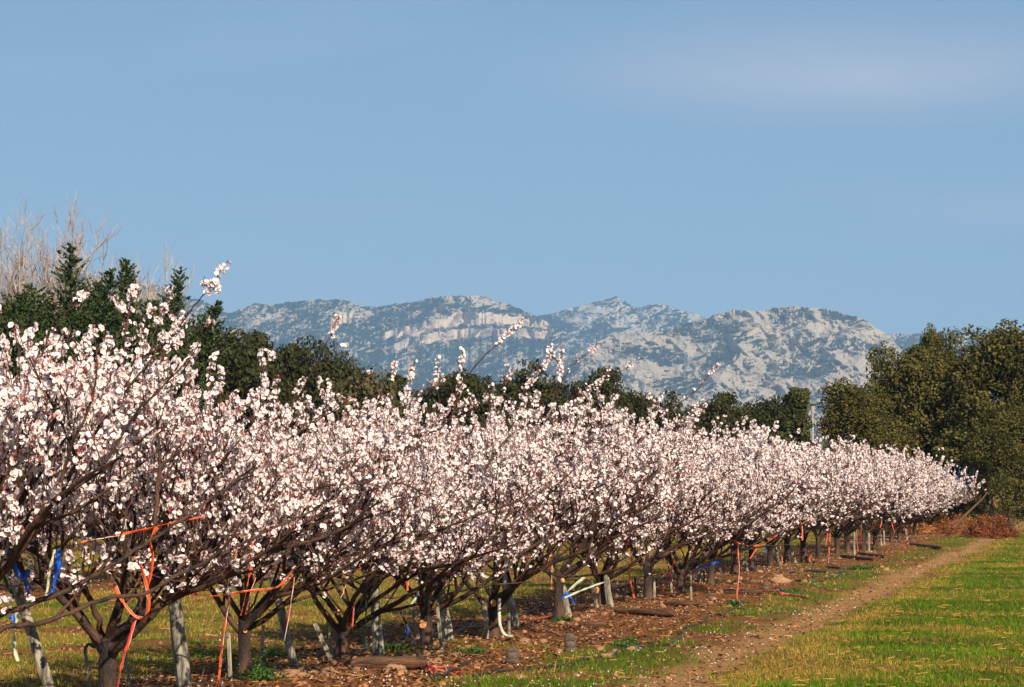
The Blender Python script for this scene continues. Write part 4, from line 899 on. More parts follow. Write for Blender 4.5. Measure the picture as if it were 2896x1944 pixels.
def z1(*p): return [(x / 2.596, 1400 + y / 2.596) for x, y in p]
def z2(*p): return [(700 + x / 2.596, 1400 + y / 2.596) for x, y in p]
def z3(*p): return [(1500 + x / 2.8825, 1400 + y / 2.8825) for x, y in p]
def z4(*p): return [(2000 + x / 4.48, 1400 + y / 4.48) for x, y in p]
for q in [('orange', 0.034, z1((845, 650), (900, 760), (1000, 885), (1070, 900), (1100, 830), (1095, 700), (1040, 500)), 16.6, 'orange tape looped in a deep U right of the first trunk'),
          ('red', 0.030, z1((1003, 905), (960, 1060), (910, 1230), (880, 1400), (868, 1500)), 16.5, 'long red tape end hanging from the U loop down past the stake'),
          ('orange', 0.024, z1((610, 350), (800, 310), (980, 270), (1110, 245), (1220, 215), (1340, 190), (1520, 155)), 16.7, 'orange tape stretched almost level above the first trunk'),
          ('orange', 0.034, z1((1160, 235), (1110, 330), (1130, 440), (1120, 560), (1095, 680), (1100, 770)), 16.65, 'orange tape dropping from the level tape into the loop'),
          ('orange', 0.026, z1((1755, 230), (1740, 400), (1715, 560), (1680, 820), (1640, 1100), (1612, 1400), (1605, 1450)), 19.4, 'very long orange tape hanging straight down left of the second trunk'),
          ('orange', 0.034, z1((1860, 340), (1855, 500), (1830, 620), (1800, 780), (1775, 880)), 19.7, 'wide orange tape hanging into the crotch of the second tree'),
          ('orange', 0.024, z1((1350, 700), (1450, 727), (1600, 737), (1800, 705), (1950, 690), (2040, 675), (2110, 610), (2170, 530)), 19.5, 'orange tape sagging level across the limbs of the second tree'),
          ('orange', 0.020, z1((1870, 418), (1940, 424), (2010, 430)), 19.7, 'short level orange tape above the crotch of the second tree'),
          ('red', 0.018, z1((1880, 600), (1850, 720), (1815, 870)), 19.75, 'thin red tape end beside the wide orange one'),
          ('red', 0.016, z1((2165, 600), (2145, 760), (2095, 1065)), 19.6, 'thin red tape hanging in front of the post right of the second trunk'),
          ('blue', 0.045, z1((40, 380), (100, 480), (150, 580), (195, 600), (225, 545)), 16.9, 'blue tape folded over the leaning post at the left corner'),
          ('blue', 0.034, z1((185, 610), (205, 650), (222, 735)), 16.88, 'short blue tape end below the fold on the left post'),
          ('green', 0.026, z1((-20, 430), (60, 640), (115, 750)), 16.7, 'dark tape slanting down at the left edge'),
          ('blue', 0.062, z1((440, 400), (425, 560), (400, 725)), 17.8, 'widest blue tape strip hanging straight, right of the left post'),
          ('pale', 0.028, z1((412, 400), (385, 520), (352, 740)), 17.85, 'pale yellow tape hanging beside the widest blue strip'),
          ('pale', 0.040, z1((140, 860), (122, 1000), (128, 1130), (152, 1215)), 16.9, 'wide pale tape tongue hanging on the left post'),
          ('blue', 0.040, z1((95, 880), (118, 930)), 16.88, 'small blue scrap above the pale tape tongue'),
          ('pale', 0.034, z1((-10, 380), (8, 460), (-5, 590)), 16.7, 'pale tape scrap at the very left edge'),
          ('pale', 0.024, z1((15, 350), (80, 378), (150, 395)), 16.8, 'pale tape strip lying over the limb at the left edge'),
          ('red', 0.030, z1((150, 400), (160, 470), (168, 550)), 19.0, 'short red tape behind the left post'),
          ('blue', 0.045, z1((1110, 640), (1150, 655), (1185, 600), (1240, 575)), 19.3, 'blue tape knotted round the top of the thickest post'),
          ('pale', 0.034, z1((1115, 600), (1160, 640), (1235, 590)), 19.25, 'pale tape in the knot on the thickest post'),
          ('red', 0.020, z1((1195, 575), (1245, 615)), 19.2, 'tiny red tape end in the knot on the thickest post'),
          ('blue', 0.030, z1((1130, 710), (1170, 715)), 19.2, 'blue tape end under the knot on the thickest post'),
          ('green', 0.035, z1((1130, 730), (1128, 780), (1110, 830)), 19.3, 'dark green tape end hanging under the knot'),
          ('orange', 0.028, z2((1168, 480), (1175, 590), (1176, 700)), 24.6, 'orange tape hanging left of the fourth trunk'),
          ('red', 0.016, z2((1215, 570), (1180, 620), (1150, 670)), 24.5, 'thin red and white tape slanting beside the fourth tree'),
          ('orange', 0.026, z2((840, 470), (825, 545)), 22.0, 'orange tape scrap above the third tree crotch'),
          ('red', 0.026, z2((722, 645), (690, 750)), 21.8, 'red tape scrap on the left limb of the third tree'),
          ('red', 0.022, z2((787, 785), (780, 880), (773, 975)), 22.8, 'red tape end hanging behind the third trunk'),
          ('green', 0.022, z2((877, 720), (872, 1000), (882, 1120)), 22.6, 'dark green tape hanging straight right of the third trunk'),
          ('blue', 0.028, z2((1240, 410), (1255, 440), (1265, 475)), 25.0, 'blue tape scrap high above the fourth trunk'),
          ('pale', 0.030, z2((1240, 750), (1205, 800), (1170, 855)), 25.1, 'pale tape end left of the fourth trunk'),
          ('blue', 0.022, z2((1235, 690), (1245, 750)), 25.1, 'small blue tape end above the pale one at the fourth trunk'),
          ('blue', 0.020, z2((1180, 950), (1172, 1050)), 25.6, 'blue tape end low behind the fourth trunk'),
          ('red', 0.028, z2((1150, 255), (1200, 292)), 21.5, 'red scrap among the blossoms above the long log'),
          ('orange', 0.026, z2((2010, 400), (2060, 420), (2150, 455), (2260, 505)), 28.6, 'orange tape slanting through the twigs right of the fifth tree'),
          ('orange', 0.028, z2((2228, 420), (2232, 560), (2235, 690)), 29.6, 'orange tape hanging straight above the sixth trunk'),
          ('pale', 0.050, z3((440, 665), (350, 740), (275, 810)), 29.8, 'wide pale tape pulled tight to the sixth trunk, upper strand'),
          ('pale', 0.034, z3((275, 835), (400, 782), (500, 742), (600, 708)), 29.7, 'pale tape strung level between the sixth and seventh trunks'),
          ('blue', 0.045, z3((258, 845), (275, 815), (315, 800)), 29.6, 'blue tape wrapped on the sixth trunk'),
          ('blue', 0.045, z3((318, 825), (335, 850), (350, 885)), 29.7, 'blue tape tail hanging below the pale strands'),
          ('orange', 0.032, z3((805, 380), (800, 560), (812, 700), (850, 862)), 34.9, 'orange tape hanging to the ground left of the eighth trunk'),
          ('red', 0.034, z3((1235, 330), (1180, 470), (1150, 600), (1100, 700), (1062, 820), (1005, 875)), 36.8, 'long red tape slanting down to the ground left of the ninth trunk'),
          ('red', 0.030, z3((1105, 530), (1140, 650), (1175, 800)), 37.0, 'red tape crossing behind the slanting one'),
          ('blue', 0.052, z3((1280, 608), (1400, 586), (1480, 560), (1550, 542)), 39.3, 'bright blue tape band strung level between the ninth and tenth trees'),
          ('pale', 0.024, z3((1100, 560), (1140, 580), (1165, 640)), 36.9, 'pale tape end by the ninth tree'),
          ('orange', 0.036, z3((1725, 100), (1700, 200), (1680, 300), (1660, 385), (1690, 405)), 38.0, 'orange tape winding down through the blossoms at the tenth tree'),
          ('orange', 0.034, z3((1688, 400), (1686, 480), (1695, 600), (1683, 740), (1674, 822), (1700, 872), (1760, 893)), (37.6, 33.6), 'long orange tape hanging to the grass in front of the log'),
          ('orange', 0.034, z3((1640, 350), (1690, 390), (1740, 412), (1830, 412), (1900, 400), (2012, 320)), 42.0, 'orange tape sagging between the tenth and twelfth trees'),
          ('orange', 0.036, z3((1840, 425), (1815, 470), (1785, 518)), 42.0, 'orange tape end hanging from the sagging one'),
          ('orange', 0.030, z3((1370, 200), (1430, 150), (1500, 140), (1585, 135)), 36.0, 'orange tape arching through blossoms above the ninth tree'),
          ('red', 0.034, z3((1295, 400), (1335, 465)), 36.5, 'red scrap above the ninth trunk'),
          ('orange', 0.040, z3((2185, 208), (2205, 240), (2210, 370)), 45.0, 'orange tape hooked over a twig right of the middle of the row'),
          ('orange', 0.034, z3((2028, 420), (2040, 490), (2050, 580)), 47.5, 'orange tape leaning on the blue-grey post'),
          ('blue', 0.040, z4((737, 620), (738, 730)), 46.0, 'blue tape end hanging between the twelfth and thirteenth trees'),
          ('red', 0.036, z4((1512, 330), (1512, 500), (1488, 640)), 55.0, 'upper red tape hanging at the sixteenth tree'),
          ('red', 0.040, z4((1545, 480), (1530, 700), (1520, 885)), 54.0, 'red tape hanging to the ground at the sixteenth tree'),
          ('red', 0.034, z4((1880, 440), (1885, 600), (1897, 712)), 60.0, 'red tape left of a far pair at the eighteenth tree'),
          ('red', 0.034, z4((1942, 370), (1940, 550), (1952, 700)), 60.0, 'red tape right of a far pair at the eighteenth tree'),
          ('orange', 0.034, z4((2203, 310), (2180, 415)), 62.0, 'orange scrap near the far end of the row'),
          ('orange', 0.036, z4((1240, 368), (1300, 345), (1385, 305)), 50.0, 'orange tape rising right above the fifteenth tree'),
          ('orange', 0.034, z4((1268, 680), (1282, 770), (1292, 845)), 52.8, 'orange tape end at the foot of the fifteenth tree'),
          ('orange', 0.034, z4((1590, 300), (1670, 270), (1755, 238)), 52.0, 'orange tape high in the blossoms at the seventeenth tree'),
          ('orange', 0.034, z4((2320, 300), (2340, 400), (2360, 470)), 70.0, 'last orange tape before the end of the row'),
          ('red', 0.026, z2((1600, 450), (1610, 570)), 26.2, 'short red tape left of the fifth trunk')]:
    tape(*q)
def ground_tape(colr, wid, px, label, twist=1.0, lift=0.02):
    P = [G(x, y) + Vector((0, 0, lift + 0.02 * abs(math.sin(i * 2.1)))) for i, (x, y) in enumerate(px)]
    Q = [(CX + p.x / p.y * FPX, YH - (p.z - CAMH) / p.y * FPX) for p in P]
    # reuse tape() point by point through world coordinates
    global W; W0 = W; it = iter(P)
    W = lambda a, b, c, dz=0: next(it)
    o = tape(colr, wid, Q, 1.0, label, twist); W = W0; return o
ground_tape('orange', 0.03, z2((2010, 975), (2080, 965), (2160, 950), (2240, 932)), 'orange tape lying flat on the ground between the fifth and sixth trunks')
ground_tape('red', 0.04, z2((1285, 1235), (1320, 1290), (1340, 1325), (1400, 1300), (1380, 1335), (1460, 1345), (1480, 1320), (1540, 1340), (1630, 1345)), 'crumpled red tape on the ground at the right end of the long log', 2.0)
ground_tape('red', 0.03, z2((1300, 1245), (1360, 1310), (1440, 1310), (1500, 1345), (1590, 1335)), 'second strand of crumpled red tape beside the long log', 2.0)
ground_tape('red', 0.06, z3((1925, 795), (1990, 800), (2040, 825), (2100, 815), (2160, 835), (2260, 858)), 'crumpled pink-red tape on the ground right of the middle log', 2.0)
ground_tape('orange', 0.04, z3((1760, 893), (1820, 908), (1890, 935)), 'orange tape tail lying in the grass in front of the middle log')
ground_tape('pale', 0.035, z3((1380, 745), (1450, 745), (1530, 735)), 'pale tape on the ground by the tenth trunk')
ground_tape('orange', 0.05, z4((830, 905), (900, 903)), 'orange scrap on the ground by the thirteenth trunk')
# pale rope by the fifth trunk
mb = MB(); Pp = [W(*z2((1850, 760))[0], 26.4), W(*z2((1848, 860))[0], 26.3), W(*z2((1856, 960))[0], 26.1), W(*z2((1890, 1022))[0], 25.9), G(*z2((1940, 1045))[0]) + Vector((0, 0, 0.015)), G(*z2((1870, 1048))[0]) + Vector((0, 0, 0.01))]
tube(mb, smooth_path([tuple(p) for p in Pp], 24), 0.017, 6); M_rope = noisy('cream_rope', (0.5, 0.45, 0.3), (0.7, 0.66, 0.48), 30, 0.8)
obj('rope', mb.build('rope', [M_rope], True), None, 'cream rope hanging down the right side of the fifth trunk to the ground', 'rope')

# ------------------------------------------------------------------ logs, stump pieces, hoses
def log(a, b, thpx, label, grey=False, seed=0):
    A, B = G(*a), G(*b); g = np.random.default_rng(seed + int(a[0])); r = thpx / FPX * A.y / 2
    mid = (A + B) / 2; n = 11; ln = (B - A).length
    D = (B - A).normalized()
    pts = np.array([[(t - 0.5) * ln, 0.10 * r * math.sin(t * 5 + seed), 0.15 * r * math.sin(t * 3.3 + seed)] for t in np.linspace(0, 1, n)])
    rad = r * np.clip(1 + 0.10 * g.normal(size=n), 0.7, 1.2); rad[0] *= 0.62; rad[-1] *= 0.75; rad[1] *= 0.92
    mb = MB(); tube(mb, pts, rad, 11)
    V = mb.V[0].reshape(n, 11, 3); V += g.normal(size=(1, 11, 1)) * r * 0.06 * np.sign(V - pts[:, None, :]); mb.V[0] = V.reshape(-1, 3)
    mb.V[1] = np.concatenate([mb.V[0][:11], mb.V[0][-11:], mb.V[1][-2:] + np.array([[0.02, 0, 0], [-0.02, 0, 0]])])
    o = obj('log', mb.build('log', [M_glog if grey else M_log], True), None, label, 'log', 'logs lying along the row', None, Vector((mid.x, mid.y, mid.z + r * 0.95)))
    o.rotation_euler = (0, 0, math.atan2(D.y, D.x)); return o
for i, q in enumerate([((985, 1906), (1208, 1902), 34, 'long thick dark brown log in the foreground beside the third trunk'), ((1737, 1742), (1906, 1750), 20, 'dark brown log, second in size, right of the seventh trunk'),
                       ((1876, 1714), (2000, 1718), 15, 'brown tapered log in front of the ninth trunk'), ((2045, 1681), (2153, 1683), 17, 'dark log with the long orange tape in front of it'),
                       ((1637, 1772), (1714, 1772), 17, 'short dark log right of the sixth trunk'), ((2204, 1629), (2246, 1626), 11, 'short dark slab in front of the fourteenth trunk'),
                       ((2275, 1620), (2348, 1623), 10, 'grey weathered log with a flat top in the middle distance', True), ((2336, 1609), (2388, 1612), 10, 'greyish short log behind the flat-topped one', True),
                       ((2375, 1580), (2469, 1588), 10, 'long brown log near the far end of the row'), ((2424, 1570), (2500, 1580), 9, 'thin greyish log behind the far brown one', True),
                       ((2570, 1540), (2660, 1552), 8, 'thin dark branch lying on the track at the row end')]):
    log(*q[:4], grey=len(q) > 4, seed=i)
def stub(px, ybase, wpx, hpx, label, tilt=0.2):
    b = G(px, ybase); k = b.y / FPX; g = np.random.default_rng(int(px)); mb = MB()
    r = wpx * k / 2; h = hpx * k * 1.05
    tube(mb, [(0, 0, -0.03), (0, 0, h * 0.3), (tilt * h * 0.2, 0, h * 0.75), (tilt * h * 0.3, 0, h * 0.95), (tilt * h * 0.3, 0, h)], [r * 1.05, r * 1.0, r * 0.95, r * 0.75, r * 0.35], 10)
    obj('log_stub', mb.build('log_stub', [M_glog], True), None, label, 'log stub', 'log stubs standing on the soil', None, b)
stub(1449, 1880, 40, 42, 'rounded grey-brown log stub on the soil below the fifth trunk'); stub(1613, 1841, 36, 50, 'cracked log stub standing before the sixth trunk, taller of the two', -0.2)
stub(2163, 1667, 19, 17, 'small dark log stub right of the dark log with tape'); stub(2008, 1692, 18, 16, 'small dark log stub left of the dark log with tape')
def hose(px, label, r=0.011, lift=0.012):
    P = [G(x, y) + Vector((0, 0, lift)) for x, y in px]; Q = smooth_path([tuple(p) for p in P], 8 * len(P)); Q[:, 2] = ground_z(Q[:, 0], Q[:, 1]) + lift + 0.012 * np.sin(np.arange(len(Q)) * 0.55)
    mb = MB(); tube(mb, Q, r, 6); obj('irrigation_hose', mb.build('irrigation_hose', [M_hose], True), None, label, 'hose', 'black irrigation hoses on the ground')
hose([(1228, 1941), (1262, 1925), (1300, 1908), (1330, 1893)], 'short straight black hose end in the foreground below the long log', 0.010, 0.05)
hose([(1340, 1920), (1420, 1908), (1500, 1900), (1604, 1886), (1673, 1861), (1725, 1856), (1746, 1847), (1750, 1836), (1775, 1832), (1830, 1832), (1889, 1823), (1928, 1800), (1924, 1786), (1968, 1768), (2003, 1750), (2055, 1730), (2124, 1721)], 'long kinked black hose winding along the weedy verge', 0.012, 0.008)
hose([(2205, 1654), (2241, 1646), (2263, 1650), (2319, 1650), (2339, 1638), (2360, 1628), (2400, 1619)], 'black hose in the middle distance beyond the red tape', 0.016, 0.012)
hose([(2190, 1668), (2212, 1672), (2215, 1680)], 'short black hose bit beside a pale stone', 0.02)
hose([(1228, 1812), (1278, 1800), (1340, 1790), (1380, 1780), (1470, 1762)], 'black hose running behind the fourth and fifth trunks', 0.014, 0.03)
hose([(1729, 1676), (1788, 1663), (1875, 1648), (1950, 1634)], 'black hose behind the seventh to ninth trunks', 0.018, 0.03)
hose([(985, 1858), (1030, 1852), (1070, 1846)], 'black hose bit behind the long log', 0.012, 0.03)
hose([(1470, 1756), (1515, 1740), (1530, 1728)], 'thin black hose left of the sixth trunk', 0.012, 0.03)

# ------------------------------------------------------------------ stones, pebbles, petals
def rock_template(seed, sub=1):
    import bmesh
    bm = bmesh.new(); bmesh.ops.create_icosphere(bm, subdivisions=sub, radius=1.0); g = np.random.default_rng(seed)
    V = np.array([v.co for v in bm.verts]); F = np.array([[v.index for v in f.verts] for f in bm.faces]); bm.free()
    V = V * (1 + 0.16 * g.normal(size=(len(V), 1))) * np.array([1.0, 0.75, 0.55]) * (1 + 0.05 * g.normal(size=V.shape)); return V, F
rt = [rock_template(s, 2) for s in range(4)]
stone_me = [mesh('stone', V, [F], [M_stone], None, True) for V, F in rt]
spots = []
for (cx, cy, sx, sy, n) in [(1160, 1862, 75, 16, 34), (880, 1925, 70, 10, 26), (760, 1932, 60, 8, 12), (1290, 1845, 60, 10, 12), (1640, 1760, 60, 12, 8), (1900, 1700, 120, 20, 14), (2130, 1650, 120, 22, 18), (1700, 1850, 110, 25, 8), (2450, 1600, 80, 15, 6), (1350, 1880, 120, 40, 12)]:
    for i in range(n):
        q = (cx + rng.normal() * sx, min(1940, max(1560, cy + rng.normal() * sy)))
        if 960 < q[0] < 1230 and 1885 < q[1] < 1940: q = (q[0], 1950 - (q[1] - 1850) * 1.1)
        spots.append(q)
for i, (x, y) in enumerate(spots):
    p = G(x, y); u, v = uv_of(p.x, p.y); s = rng.uniform(0.025, 0.062) * (1.4 if i % 9 == 0 else 1) * (1.15 if y < 1700 else 1)
    lab = 'rounded tan field stone in the heap behind and beside the long dark log' if (1000 < x < 1340 and y > 1810) else ('rounded tan field stone near the foot of the second and third trunks' if x < 1000 else ('tan field stone lying on the soil below the middle trunks' if x < 1800 else 'tan field stone lying on the soil strip in the middle distance'))
    o = obj('stone', stone_me[i % 4], None, lab, 'stone', 'field stones: ' + lab, None, p + Vector((0, 0, s * 0.10))); o.scale = (s, s, s); o.rotation_euler = (rng.uniform(-0.3, 0.3), rng.uniform(-0.3, 0.3), rng.uniform(0, 6.28))
o = obj('stone', stone_me[1], None, 'large pale yellow stone, brightest of the stones in the middle distance', 'stone', None, None, G(2201, 1655) + Vector((0, 0, 0.03))); o.scale = (0.16, 0.12, 0.14)

def scatter_uv(n, u0, u1, d0, d1, power=1.0):
    """random ground points inside (a margin round) the view, denser near the camera"""
    out = []
    need = n
    while need > 0:
        m = need * 3
        t = rng.random(m)
        d = d0 * (d1 / d0)**t if power == 1 else d0 + (d1 - d0) * t
        half = 0.193 * 1.12 * d + 0.3
        x = rng.uniform(-1, 1, m) * half
        u, v = uv_of(x, d); k = (u > u0) & (u < u1); out.append(np.stack([x[k], d[k], u[k], v[k]], 1)); need -= int(k.sum())
    return np.concatenate(out)[:n]
def in_soil(S):
    return 1 - grassiness(S[:, 2], S[:, 3], S[:, 0], S[:, 1])
ico = rock_template(9, 1)
S = scatter_uv(7000, -10.6, 3.3, 19, 85); S = S[rng.random(len(S)) < in_soil(S) * np.where((np.abs(S[:, 2]) < 1.4) | (np.abs(S[:, 2] + 9.2) < 1), 1, 0.35)]
sc = rng.uniform(0.008, 0.028, len(S)) * (1 + S[:, 1] / 90)
ca, sa = np.cos(rng.uniform(0, 6.28, len(S))), np.sin(rng.uniform(0, 6.28, len(S)))
V = ico[0][None] * sc[:, None, None]; V = np.stack([V[:, :, 0] * ca[:, None] - V[:, :, 1] * sa[:, None], V[:, :, 0] * sa[:, None] + V[:, :, 1] * ca[:, None], V[:, :, 2]], -1)
V += np.stack([S[:, 0], S[:, 1], ground_z(S[:, 0], S[:, 1]) + sc * 0.2], -1)[:, None]
F = (ico[1][None] + (np.arange(len(S)) * len(ico[0]))[:, None, None]).reshape(-1, 3)
tn = rng.uniform(0.35, 1.15, (len(S), 1)); pc = np.repeat(tn * np.array([[1, 0.9, 0.82]]), len(ico[0]), 0)
obj('pebbles', mesh('pebbles', V.reshape(-1, 3), [F], [noisy('pebble_stone', (0.26, 0.10, 0.035), (0.46, 0.24, 0.11), 3, 0.9, attr=True)], None, False, pc), label='pebbles and clods scattered over the reddish soil', kind='stuff')
S = scatter_uv(26000, -10.4, 3.2, 19, 90)
pr = 0.8 * np.exp(-(S[:, 2] / 1.5)**2) + 0.5 * np.exp(-((S[:, 2] + 9.2) / 1.5)**2) + 0.30 * np.exp(-((S[:, 2] - 2.9) / 0.6)**2) + 0.06
cl = sst(0.4, 0.62, fbm(S[:, 0] * 1.1, S[:, 1] * 1.1, 88, 3)) + 0.12
S = S[rng.random(len(S)) < np.clip(pr * cl, 0, 1)]
P = np.stack([S[:, 0], S[:, 1], ground_z(S[:, 0], S[:, 1]) + 0.012], -1); Nn = rng.normal(size=P.shape) * 0.5 + np.array([0, -0.4, 1.0])
V, F, c = quads_cloud(P, Nn, rng.uniform(0.005, 0.009, len(P)) * (1 + S[:, 1] / 160), 0.8, np.tile([[0.82, 0.72, 0.70]], (len(P), 1)))
obj('fallen_petals', mesh('fallen_petals', V, [F], [M_petal], None, False, c), label='fallen white petals sprinkled over the soil', kind='stuff')

# ------------------------------------------------------------------ grass
def blades(S, hgt, wid, col, lean=0.5):
    n = len(S); a = rng.uniform(0, 6.28, n); z = ground_z(S[:, 0], S[:, 1]); dx, dy = np.cos(a), np.sin(a)
    b = rng.uniform(0, 6.28, n); l = rng.uniform(0.05, lean, n) * hgt
    P = np.stack([S[:, 0], S[:, 1], z - 0.004], -1); W_ = np.stack([dx, dy, dx * 0], -1) * wid[:, None] * 1.25
    tip = P + np.stack([np.cos(b) * l, np.sin(b) * l, hgt], -1)
    V = np.stack([P - W_, P + W_, tip], 1).reshape(-1, 3)
    return V, np.arange(n * 3).reshape(n, 3), np.repeat(col, 3, 0)
def grass_object(name, n, u0, u1, d0, d1, label, hmul=1.0, tall=0.03):
    S = scatter_uv(n, u0, u1, d0, d1)
    # tufts: pull points to clump centres
    S[:, 0] += rng.normal(size=len(S)) * 0.01
    cell = 0.13; cxx = (np.floor(S[:, 0] / cell) + _h(np.floor(S[:, 0] / cell), np.floor(S[:, 1] / cell), 4)) * cell; cyy = (np.floor(S[:, 1] / cell) + _h(np.floor(S[:, 0] / cell), np.floor(S[:, 1] / cell), 5)) * cell
    k = rng.uniform(0, 0.75, len(S)); S[:, 0] += (cxx - S[:, 0]) * k; S[:, 1] += (cyy - S[:, 1]) * k
    S[:, 2], S[:, 3] = uv_of(S[:, 0], S[:, 1])
    gr = grassiness(S[:, 2], S[:, 3], S[:, 0], S[:, 1]); S = S[rng.random(len(S)) < gr]
    dr = dryness(S[:, 2], S[:, 3], S[:, 0], S[:, 1]); n = len(S)
    isdry = rng.random(n) < dr * 0.62 + 0.04
    tone = rng.random((n, 1)); patch = fbm(S[:, 0] * 0.7, S[:, 1] * 0.7, 71, 3)[:, None]
    green = np.array([0.045, 0.095, 0.006]) * (1 - tone) + np.array([0.155, 0.235, 0.012]) * tone
    green = green * (0.35 + 1.25 * patch)
    dryc = np.array([0.28, 0.155, 0.025]) * (1 - tone) + np.array([0.55, 0.37, 0.085]) * tone
    col = np.where(isdry[:, None], dryc, green)
    far_ = 1 + np.clip((S[:, 1] - 25) / 60, 0, 1.2)
    h = (0.018 + 0.035 * rng.random(n)**1.5 + 0.02 * patch[:, 0]) * hmul * np.where(rng.random(n) < tall, 2.2, 1.0) * far_**0.3
    V, FT, c = blades(S, h, (0.0022 + 0.0022 * rng.random(n)) * far_, col, 0.9)
    obj(name, mesh(name, V, [FT], [M_grass], None, False, c), label=label, kind='stuff')
grass_object('grass', 190000, 3.1, 9.0, 18.5, 100, 'bright green grass with straw bits right of the dirt track', 0.75, 0.02)
grass_object('grass', 60000, -0.9, 3.0, 18.5, 95, 'patchy weeds and grass on the verge between track and trees', 0.9, 0.05)
grass_object('grass', 150000, -24, -0.9, 19, 95, 'yellow-green grass between the orchard rows', 0.9, 0.04)
# straw litter
S = scatter_uv(2600, -8, 8, 19, 80); n = len(S)
S = S[rng.random(n) < np.where(S[:, 2] > 3.3, 1.0, 0.4)]; n = len(S)
a = rng.uniform(0, 3.14, n); P = np.stack([S[:, 0], S[:, 1], ground_z(S[:, 0], S[:, 1]) + 0.028], -1); D = np.stack([np.cos(a), np.sin(a), rng.normal(size=n) * 0.12], -1) * (rng.uniform(0.008, 0.045, n) * (1 + S[:, 1] / 90))[:, None]; w_ = np.stack([np.sin(a) * 0, np.ones(n) * 0.003, np.ones(n) * 0.003], -1)
V = np.stack([P - D - w_, P + D - w_, P + D + w_, P - D + w_], 1).reshape(-1, 3)
obj('straw', mesh('straw', V, [np.arange(n * 4).reshape(n, 4)], [M_grass], None, False, np.repeat(np.array([[0.50, 0.26, 0.07]]) * rng.uniform(0.6, 1.2, (n, 1)), 4, 0)), label='dry straw bits strewn over the grass', kind='stuff')
# dead leaves, twigs and prunings on the soil
S = scatter_uv(42000, -10.4, 3.3, 19, 90); S = S[rng.random(len(S)) < in_soil(S) * np.where(np.abs(S[:, 2] - 0.2) < 1.9, 1.0, 0.35)]; n = len(S)
a = rng.uniform(0, 6.28, n); hh = rng.random((n, 1)); P = np.stack([S[:, 0], S[:, 1], ground_z(S[:, 0], S[:, 1]) + 0.010 + 0.02 * rng.random(n)], -1)
big_ = rng.random(n) < 0.06
D = np.stack([np.cos(a), np.sin(a), rng.normal(size=n) * 0.25], -1) * (np.where(big_, rng.uniform(0.06, 0.22, n), rng.uniform(0.010, 0.035, n)))[:, None]
B_ = np.stack([-np.sin(a), np.cos(a), 0.6 + 0 * a], -1) * np.where(big_, 0.004, rng.uniform(0.004, 0.014, n))[:, None]
V = np.stack([P - D, P - B_, P + D, P + B_], 1).reshape(-1, 3)
lc = np.array([[0.05, 0.020, 0.010]]) * (1 - hh) + np.array([[0.42, 0.20, 0.08]]) * hh**1.6
obj('leaf_litter', mesh('leaf_litter', V, [np.arange(n * 4).reshape(n, 4)], [M_grass], None, False, np.repeat(lc, 4, 0)), label='dead leaves and twig bits on the soil under the trees', kind='stuff')
# low broad weeds
def weed(px, py, w_, h_, label, dark=True):
    b = G(px, py); g = np.random.default_rng(int(px)); n = 420; k = b.y / FPX; ww = w_ * k / 2; hh = h_ * k
    q = g.normal(size=(n, 3)) * np.array([ww * 0.5, ww * 0.35, hh * 0.4]); q[:, 2] = np.abs(q[:, 2])
    t = g.random((n, 1)); c = np.array([0.02, 0.05, 0.012]) * (1 - t) + np.array([0.07, 0.15, 0.025]) * t
    V, F, c = quads_cloud(q, g.normal(size=(n, 3)) + np.array([0, -0.3, 0.6]), g.uniform(0.008, 0.02, n) * (1 + b.y / 60), 0.5, c)
    obj('weed', mesh('weed', V, [F], [M_leaf], None, False, c), None, label, 'weed', 'green weeds at the trunks', 'stuff', b)
for q in [(700, 1935, 130, 70, 'tall leafy green weed round the foot of the second trunk'), (735, 1948, 120, 35, 'low green weed right of the second trunk'), (790, 1850, 90, 22, 'dark green weed patch behind the second and third trunks'),
          (1110, 1848, 90, 22, 'green weed between the third and fourth trunks'), (1330, 1845, 80, 18, 'small green weed right of the fourth trunk'), (1580, 1765, 60, 10, 'low weed at the foot of the sixth trunk'), (2080, 1710, 60, 14, 'green weed tuft under the long orange tape'),
          (1770, 1830, 70, 22, 'green weed tuft growing at the kink of the hose'), (1800, 1695, 50, 14, 'green weed between the seventh and eighth trunks'), (2430, 1615, 90, 14, 'dark green weed patch by the grey logs'), (2240, 1672, 50, 8, 'low weed behind the crumpled red tape')]:
    weed(*q)

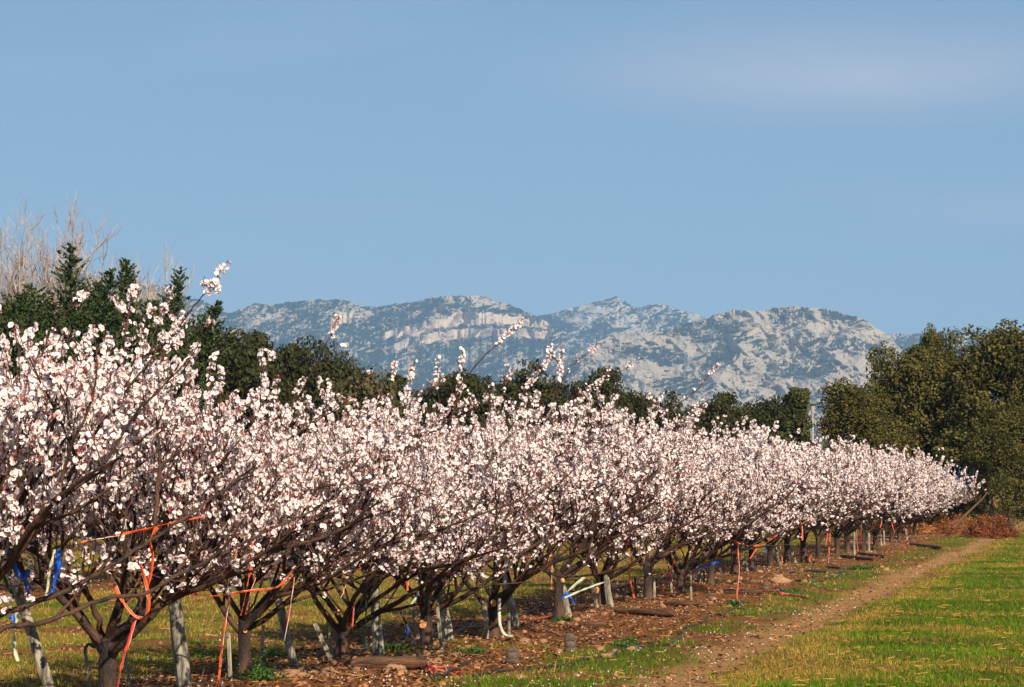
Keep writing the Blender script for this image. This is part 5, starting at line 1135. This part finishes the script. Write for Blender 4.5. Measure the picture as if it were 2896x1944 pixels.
# ------------------------------------------------------------------ dry brush heaps at the end of the row
def brush(px, py, wpx, hpx, label, n=2600, seed=0, c1=(0.10, 0.030, 0.012), c2=(0.34, 0.125, 0.045)):
    b = G(px, py); g = np.random.default_rng(seed); k = b.y / FPX; w2 = wpx * k / 2; h = hpx * k
    e = g.normal(size=(n, 3)); e /= np.linalg.norm(e, axis=1)[:, None]; e[:, 2] = np.abs(e[:, 2])
    r = g.uniform(0.5, 1.0, (n, 1)); P = e * r * np.array([w2, w2 * 0.5, h]) * (1 + 0.25 * (fbm(e[:, 0] * 4, e[:, 2] * 4, seed, 3) - 0.5))[:, None]
    t = g.random((n, 1)); c = np.array(c1) * (1 - t) + np.array(c2) * t
    V, F, c = quads_cloud(P, g.normal(size=(n, 3)), g.uniform(0.03, 0.10, n), 0.2, c)
    V = V.reshape(-1, 3)
    # solid core so that the heap is not see-through
    t_, f_ = rock_template(seed, 2); core = t_ / np.array([1, 0.75, 0.55]) * np.array([w2 * 0.8, w2 * 0.4, h * 0.75]); cc = np.tile(np.array(c1) * 1.3, (len(core), 1))
    me = mesh('brush_heap', np.concatenate([V, core]), [F, f_ + len(V)], [M_leaf], None, False, np.concatenate([c, cc]))
    obj('brush_heap', me, None, label, 'brush heap', 'dry brush heaps at the end of the row', None, b)
brush(2800, 1520, 170, 74, 'reddish brown dry brush heap in front of the right-hand oaks', 3600, 1)
brush(2690, 1510, 200, 62, 'lower orange-brown brush heap left of the reddish one', 3200, 2, (0.14, 0.045, 0.015), (0.42, 0.19, 0.065))
brush(2560, 1512, 170, 34, 'low spread of orange-brown dry leaves behind the row end', 2600, 3, (0.24, 0.09, 0.03), (0.55, 0.28, 0.10))
brush(2600, 1497, 230, 115, 'dark red-brown brambles under the holm oaks behind the last tree', 3000, 4, (0.06, 0.022, 0.012), (0.25, 0.09, 0.04))
brush(2760, 1496, 190, 110, 'brown brambles at the foot of the oaks right of the dead branch', 2400, 5, (0.05, 0.025, 0.012), (0.20, 0.09, 0.04))
mb = MB(); tube(mb, smooth_path([tuple(W(2690, 1495, 86)), tuple(W(2745, 1440, 86.5)), tuple(W(2775, 1412, 87)), tuple(W(2790, 1392, 87.5))], 12), np.linspace(0.055, 0.02, 12), 6)
obj('dead_branch', mb.build('dead_branch', [M_log], True), None, 'bare brown dead branch slanting up into the oaks behind the brush heaps', 'branch')

# ------------------------------------------------------------------ air between here and the mountains
def haze():
    x0, x1, y0, y1, z0, z1_ = -10500, 10500, -4200, 14500, -4.5, 470
    V = [(x, y, z) for x in (x0, x1) for y in (y0, y1) for z in (z0, z1_)]
    F = [(0, 1, 3, 2), (4, 6, 7, 5), (0, 4, 5, 1), (2, 3, 7, 6), (0, 2, 6, 4), (1, 5, 7, 3)]
    m = bpy.data.materials.new('haze_air'); m.use_nodes = True; t = m.node_tree; t.nodes.clear()
    o = t.nodes.new('ShaderNodeOutputMaterial'); v = t.nodes.new('ShaderNodeVolumePrincipled'); v.inputs['Color'].default_value = (0.36, 0.62, 1.0, 1); v.inputs['Density'].default_value = HAZE_DENSITY; v.inputs['Anisotropy'].default_value = 0.0
    t.links.new(v.outputs[0], o.inputs['Volume'])
    obj('haze', mesh('haze', V, [np.array(F)], [m]), label='thin blue haze in the air', kind='stuff')
haze()
